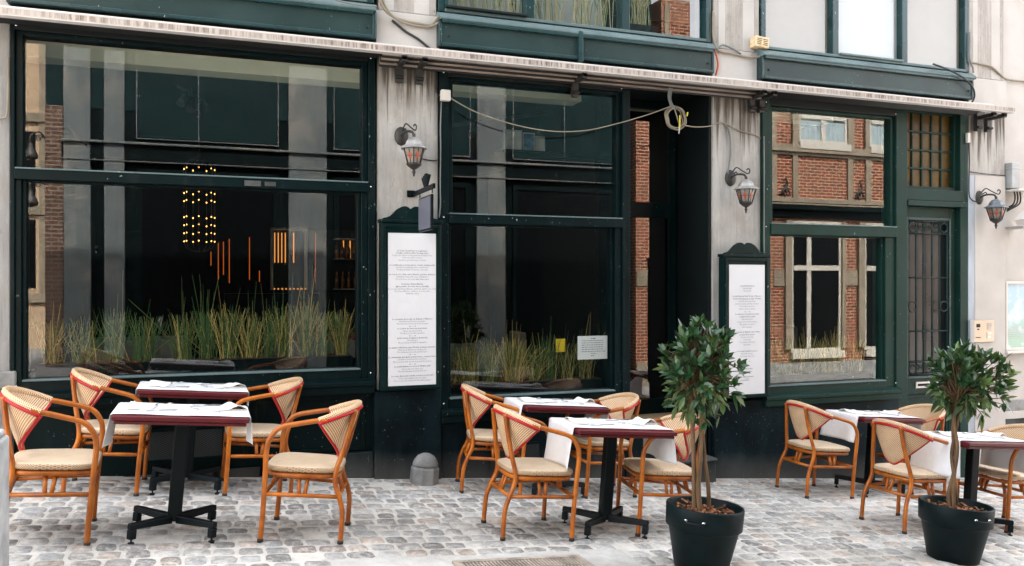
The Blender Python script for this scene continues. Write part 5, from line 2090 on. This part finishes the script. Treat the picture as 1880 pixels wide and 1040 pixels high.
# notice taped inside the middle window
t = thing('window_notice', 'white printed notice taped to the corner of the middle window', 'notice', (3.48, .066, .86))
b = MB()
b.box(3.328, 3.645, .066, .068, .862, 1.088, 'paper')
nb = b.build('paper', t)
b = MB()
rr = random.Random(8)
for k in range(9):
    x = 3.37 + (0 if k not in (0, 7, 8) else .1)
    xe = 3.60 if k not in (0, 7, 8) else 3.5
    while x < xe:
        w = rr.uniform(.008, .03)
        b.quad([(x, .0655, 1.06 - k * .021), (x + w, .0655, 1.06 - k * .021), (x + w, .0655, 1.067 - k * .021), (x, .0655, 1.067 - k * .021)],
               'ink' if k in (0, 8) else 'ink_grey')
        x += w + .006
b.build('printed_lines', nb)
b = MB()
b.box(3.2, 3.3, .30, .303, .92, 1.05, 'yellow')
tag(b.build('yellow_card'), 'small yellow card standing among the reeds beside the white notice', 'card')

# ------------------------------------------------------------------ behind the glass


def planter(x0, x1, zt, hmin, hmax, tall, seed, label, clumps, dead):
    rr = random.Random(seed)
    t = thing('reed_planter', label, 'planter', ((x0 + x1) / 2, .28, zt), None, 'reed planters behind the windows')
    b = MB()
    b.box(x0, x1, .16, .42, zt - .20, zt, 'opp_green')
    b.box(x0 + .01, x1 - .01, .17, .41, zt + .001, zt + .006, 'soil')
    b.build('trough', t)
    for c in clumps:
        b = MB()
        cx, w, n, fan, dry = c
        ks = rr.uniform(.8, 1.12)
        for k in range(int(n * 1.2)):
            x = min(x1 - .02, max(x0 + .02, cx + rr.gauss(0, w * .36)))
            y = rr.uniform(.18, .40)
            h = ks * rr.triangular(hmin * .8, hmax, hmax * .9) * (1 if rr.random() > .08 else rr.uniform(1.15, tall))
            lx, ly = fan * (x - cx) * 1.2 + rr.gauss(0, .06), rr.gauss(0, .025)
            if rr.random() < .10:
                lx += rr.choice((-1, 1)) * rr.uniform(.1, .3)
                h *= .85
            pts = [Vector((x + lx * s ** 1.3, max(.10, y + ly * s), zt + h * s)) for s in (0, .35, .7, 1)]
            d = rr.random() < dry
            g = rr.uniform(.6, 1.3)
            tone = (.46 * g, .33 * g, .10 * g) if d else (.032 * g, .095 * g, .020 * g) if rr.random() < .62 else (.11 * g, .14 * g, .035 * g)
            n0 = len(b.f)
            b.tube(pts, [.0021, .0020, .0017, .0010], 'stem', 4, caps=False)
            for f in range(n0, len(b.f)):
                b.tone[f] = tone
        b.build('reed_clump', t)
    return t


planter(-1.28, 1.19, .955, .24, .45, 1.85, 31, 'long row of green horsetail reeds behind the big left window',
        [(-1.19, .09, 70, .2, .62), (-.95, .14, 60, .4, .25), (-.72, .10, 70, .3, .12), (-.5, .14, 80, .5, .12), (-.2, .10, 80, .3, .12), (-.02, .09, 80, .3, .10),
         (.16, .10, 90, .3, .38), (.32, .10, 90, .6, .42), (.48, .07, 60, .3, .15), (.62, .08, 70, .5, .3), (.80, .10, 110, .7, .45), (.95, .07, 70, .4, .2), (1.10, .07, 90, .2, .5)], .3)
planter(2.06, 3.64, .655, .22, .43, 1.7, 32, 'row of dry horsetail reeds behind the middle window',
        [(2.12, .08, 50, .3, .2), (2.28, .10, 110, .5, .42), (2.5, .10, 90, .4, .3), (2.72, .13, 150, .8, .55), (2.92, .10, 80, .7, .5), (3.1, .09, 60, .5, .2), (3.3, .09, 50, .3, .35), (3.5, .08, 50, .2, .5)], .5)
planter(5.52, 7.0, .60, .25, .46, 1.35, 33, 'row of straw-coloured horsetail reeds behind the right-hand window',
        [(5.58, .08, 80, .3, .3), (5.75, .10, 90, .3, .25), (5.95, .12, 70, .4, .55), (6.2, .12, 70, .6, .5), (6.45, .10, 110, .6, .7), (6.62, .09, 80, .5, .6), (6.85, .08, 60, .3, .4)], .6)
# reeds in the upper middle window
rr = random.Random(77)
t = thing('window_box', 'box of pale dry reeds behind the upper middle window', 'planter', (3.3, .25, 4.05))
b = MB()
b.box(2.0, 3.75, .2, .32, 3.98, 4.06, 'opp_green')
b.box(3.86, 4.25, .15, .35, 3.98, 4.19, 'window_dark')
b.build('trough', t)
for c in range(5):
    b = MB()
    for k in range(60):
        cx = (2.2, 2.6, 3.1, 3.5, 4.05)[c] + rr.gauss(0, .14 if c < 4 else .07)
        if c < 4 and k > 40:
            continue
        h, lx = rr.uniform(.5, .95), rr.gauss(0, .18)
        n0 = len(b.f)
        b.tube([(cx + lx * s * s, .2 + .1 * rr.random() * s, 4.05 + h * s) for s in (0, .4, .75, 1)], [.004, .004, .003, .002], 'stem', 4, caps=False)
        g = rr.uniform(.7, 1.4)
        for f in range(n0, len(b.f)):
            b.tone[f] = (.42 * g, .36 * g, .20 * g) if rr.random() < .7 else (.12 * g, .17 * g, .05 * g)
    b.build('reed_clump', t)

# chandelier
t = thing('chandelier', 'tall chandelier of warm bulbs in vertical strings inside the big window', 'lamp', (-.11, 3.0, 2.0))
b = MB()
bb = MB()
for k in range(7):
    a = k * 2 * PI / 7 + .2
    x, y = -.11 + .17 * math.cos(a), 3.0 + .17 * math.sin(a)
    b.tube(bez([(-.11, 3.0, 1.96), (x * .6 - .044, 3 + (y - 3) * .6, 1.98), (x, y, 2.08), (x, y, 2.5), (x, y, 2.95), (-.11, 3.0, 3.02)], 5), .004, 'lamp_iron', 5)
    for j in range(10):
        if j == 4:
            continue
        z = 2.08 + j * .0925
        bb.lathe([(0, -.010), (.006, -.006), (.0072, 0), (.006, .006), (0, .010)], 'bulb', 8, (x, y, z))
b.tube([(-.11, 3, 3.02), (-.11, 3, 3.6)], .006, 'lamp_iron', 6)
b.build('wire_frame', t)
bb.build('bulb', t)

# bar with glowing shelves
t = thing('bar_shelf', 'dark bar with orange lit shelves and bottles deep inside the big window', 'bar', (1.4, 5.2, 0))
b = MB()
b.box(.2, 2.3, 4.95, 5.45, -.02, 1.45, 'dark_room')
b.box(.86, 1.34, 5.44, 5.5, 1.5, 2.4, 'header')
b.box(1.5, 2.2, 5.44, 5.5, 1.5, 2.4, 'header')
for x in (.85, 1.335):
    b.box(x - .012, x + .012, 5.2, 5.44, 1.5, 2.4, 'grey_plastic')
b.box(.85, 1.335, 5.2, 5.44, 2.38, 2.4, 'grey_plastic')
for z in (1.5, 1.95, 2.25):
    b.box(1.75, 2.2, 5.2, 5.44, z, z + .015, 'grey_plastic')
b.build('counter', t)
b = MB()
for x, z0, z1 in ((.90, 1.9, 2.34), (.95, 1.9, 2.34), (1.0, 1.9, 2.34), (1.05, 1.9, 2.34), (1.17, 1.9, 2.34), (1.9, 2.0, 2.24), (2.0, 1.97, 2.24)):
    b.box(x - .0065, x + .0065, 5.40, 5.435, z0, z1, 'strip_gold')
for x, z0, z1 in ((.02, 1.85, 2.05), (.12, 1.65, 2.18), (.19, 1.72, 2.2), (.27, 1.6, 2.24), (.55, 1.65, 2.27), (.69, 1.62, 1.78), (1.5, 1.6, 2.35), (1.64, 1.6, 2.35), (1.7, 1.62, 2.3)):
    b.box(x - .0055, x + .0055, 5.5, 5.52, z0, z1, 'strip')
for k in range(9):
    b.box(.87 + k * .055, .89 + k * .055, 5.2, 5.23, 1.505, 1.525, 'strip_gold')
b.build('light_strip', t)
b = MB()
rr = random.Random(4)
for k in range(10):
    x, z = 1.78 + (k % 5) * .09, (1.516, 1.966)[k // 5]
    b.lathe([(.03, 0), (.032, .14), (.012, .19), (.012, .25), (0, .25)], 'bottle', 10, (x, 5.3 + rr.uniform(-.04, .04), z))
b.build('bottle', t)

# spotlights on their tracks
for i, (p, q, lab) in enumerate((((-.30, 1.5, 3.53), (-.03, 2.3, 3.53), 'black track with spotlights on the ceiling behind the big window'),
                                 ((3.6, 1.5, 3.53), (2.3, 2.0, 3.35), 'black track with a spotlight on the ceiling behind the middle window'))):
    p, q = Vector(p), Vector(q)
    t = thing('track_light', lab, 'lamp', (p + q) / 2, None, 'ceiling tracks inside')
    b = MB()
    b.tube([p, q], .022, 'lamp_iron', 4)
    b.tube([(p + q) / 2, (p + q) / 2 + Vector((0, 0, .2))], .008, 'lamp_iron', 5)
    b.build('track', t)
    for f in (.3, .6, .85):
        c = p.lerp(q, f)
        b = MB()
        b.tube([c, c + Vector((-.02, -.05, -.08)), c + Vector((-.05, -.12, -.16))], [.02, .032, .045], 'lamp_iron', 10)
        b.build('spot_head', t)

# tables and chairs inside
for i, (x, y, lab) in enumerate(((-.65, 1.3, 'laid table with a pale cloth inside behind the big window, left side'),
                                 (1.0, 1.35, 'laid table inside behind the big window, under the bar light'),
                                 (2.35, 1.3, 'laid table with glasses inside behind the middle window'),
                                 (5.9, 1.3, 'laid table inside behind the right-hand window'))):
    zf = -.02 if i < 2 else -.22 + .2
    t = thing('dining_table', lab, 'table', (x, y, zf), None, 'tables in the dining room')
    h = 1.08 if i < 2 else .93
    b = MB()
    b.box(x - .42, x + .42, y - .33, y + .33, h - .04, h, 'opp_stone' if i != 1 else 'tabletop')
    b.box(x - .425, x + .425, y - .335, y + .335, h - .22, h - .041, 'chair_fabric')
    b.build('tabletop', t, bevel=.006)
    b = MB()
    b.box(x - .05, x + .05, y - .05, y + .05, zf, h - .23, 'black_metal')
    b.box(x - .3, x + .3, y - .04, y + .04, zf, zf + .04, 'black_metal')
    b.build('pedestal', t)
    for k in (-.2, .22):
        for s in (-.12,):
            b = MB()
            b.lathe([(.032, .001), (.004, .006), (.004, .085), (.034, .13), (.037, .17), (.030, .215)], 'glass_clear', 12, (x + k, y + s, h))
            g_ = tag(b.build('wine_glass'), 'stemmed wine glass at the %s end of the laid table %s' % ('left' if k < 0 else 'right',
                     ('behind the big window', 'under the bar light', 'behind the middle window', 'behind the right-hand window')[i]), 'glass', 'wine glasses in the dining room')
    for s in (-1, 1):
        cx_ = x + s * .62
        c = thing('dining_chair', 'dark upholstered dining chair at the %s of the inside table %s' % ('left' if s < 0 else 'right',
                  ('behind the big window', 'under the bar light', 'behind the middle window', 'behind the right-hand window')[i]), 'chair', (cx_, y, zf), None,
                  'chairs in the dining room')
        b = MB()
        b.box(cx_ - .22, cx_ + .22, y - .22, y + .22, h - .34, h - .26, 'chair_fabric')
        b.build('seat', c, bevel=.02)
        b = MB()
        b.box(cx_ + s * .20 - .03, cx_ + s * .20 + .03, y - .21, y + .21, h - .25, h + .14, 'chair_fabric')
        b.build('backrest', c, bevel=.025, bseg=3)
        for lx in (-.19, .19):
            for ly in (-.19, .19):
                b = MB()
                b.tube([(cx_ + lx, y + ly, h - .34), (cx_ + lx * 1.05, y + ly * 1.05, zf)], [.018, .012], 'black_metal', 6)
                b.build('leg', c)
# pictures and books on the shelf behind the middle window
t = thing('shelf', 'dark shelf with a blind back inside the middle window', 'shelf', (3.6, 1.25, 3.02))
b = MB()
b.box(2.95, 4.4, 1.2, 1.45, 3.015, 3.045, 'dark_room')
b.build('board', t)
for x0, x1, h, mt, nm, lab in ((3.0, 3.21, .21, 'picture_pale', 'picture', 'pale framed picture standing on the shelf in the middle window'),
                               (3.22, 3.36, .19, 'picture_blue', 'picture', 'blue picture standing on the shelf in the middle window'),
                               (3.365, 3.48, .16, 'blind_white', 'picture', 'plain white card standing on the shelf in the middle window')):
    t = thing(nm, lab, 'picture', ((x0 + x1) / 2, 1.28, 3.046), None, 'pictures on the shelf')
    b = MB()
    b.box(x0 + .008, x1 - .008, 1.268, 1.29, 3.055, 3.045 + h, mt)
    b.build('print', t)
    b = MB()
    frame_rect(b, x0, x1, 3.0465, 3.05 + h + .008, .009, 1.26, 1.295, 'grey_plastic')
    b.build('frame', t)
for k in range(7):
    x = 4.06 + k * .034
    b = MB()
    BT = Matrix.Translation((x, 1.3, 3.047)) @ Matrix.Rotation(.16 if k < 4 else .05, 4, 'Y')
    b.box(-.012, .012, -.07, .07, .0, .12 + .012 * (k % 3), ('book', 'blind_white', 'book')[k % 3], BT)
    tag(b.build('book', bevel=.002), 'small pale book leaning in the row of books on the shelf in the middle window', 'book', 'books on the shelf')
# lanterns on the far corner, seen only in the mirror of the big window
for i, z in enumerate((3.72, 2.95)):
    t = thing('bell_lamp', '%s of two bell-shaped lamps mirrored at the left edge of the big window' % ('upper', 'lower')[i],
              'lamp', (-2.78, OY + .2, z), None, 'bell lamps across the street')
    b = MB()
    b.lathe([(.0, .2), (.03, .19), (.04, .12), (.09, .05), (.115, -.02), (.105, -.06), (0, -.1)], 'lamp_iron', 16, (-2.78, OY + .2, z))
    b.build('shade', t)
    b = MB()
    b.tube(bez([(-2.6, OY - .1, z + .28), (-2.66, OY + .1, z + .40), (-2.78, OY + .2, z + .32), (-2.78, OY + .2, z + .19)], 5), .014, 'lamp_iron', 6)
    b.tube([(-2.68 + .06 * (1 - a / 20) * math.cos(a * .6), OY + .1, z + .3 + .06 * (1 - a / 20) * math.sin(a * .6)) for a in range(18)], .012, 'lamp_iron', 5)
    b.build('bracket', t)

# ------------------------------------------------------------------ light, sky, camera
EL, AZ = math.radians(48), math.atan(.08)
w = bpy.data.worlds.new('World')
sc.world = w
w.use_nodes = True
nt = w.node_tree
nt.nodes.clear()
sky = nt.nodes.new('ShaderNodeTexSky')
sky.sky_type = 'NISHITA'
sky.sun_disc = False
sky.sun_elevation = EL
sky.sun_rotation = AZ
sky.air_density = .7
sky.dust_density = 4.0
sky.ozone_density = .4
bg = nt.nodes.new('ShaderNodeBackground')
bg.inputs[1].default_value = .15
ow = nt.nodes.new('ShaderNodeOutputWorld')
hs = nt.nodes.new('ShaderNodeHueSaturation')
hs.inputs['Saturation'].default_value = .22
nt.links.new(sky.outputs[0], hs.inputs['Color'])
nt.links.new(hs.outputs[0], bg.inputs[0])
nt.links.new(bg.outputs[0], ow.inputs[0])
sd = bpy.data.lights.new('sun', 'SUN')
sd.energy = 2.2
sd.angle = math.radians(.5)
sd.color = (1, .95, .87)
so = bpy.data.objects.new('sun', sd)
COL.objects.link(so)
dv = Vector((math.cos(EL) * math.sin(AZ), math.cos(EL) * math.cos(AZ), math.sin(EL)))
so.rotation_euler = dv.to_track_quat('Z', 'Y').to_euler()
so.location = (3, 12, 15)

cd = bpy.data.cameras.new('camera')
cd.sensor_width = 36
cd.lens = 1520 / 1880 * 36
cd.clip_start = .05
cd.clip_end = 1500
co = bpy.data.objects.new('camera', cd)
COL.objects.link(co)
co.location = (0, -7.2, 1.6)
co.rotation_euler = (PI / 2, 0, -math.atan(1520 / 4160))
sc.camera = co

sc.render.engine = 'CYCLES'
sc.cycles.use_denoising = True
sc.cycles.max_bounces = 8
sc.cycles.transparent_max_bounces = 12
sc.cycles.caustics_reflective = False
sc.cycles.caustics_refractive = False
sc.cycles.sample_clamp_indirect = 6
sc.view_settings.view_transform = 'Standard'
sc.view_settings.look = 'None'
sc.view_settings.gamma = 1
sc.view_settings.exposure = 3.74
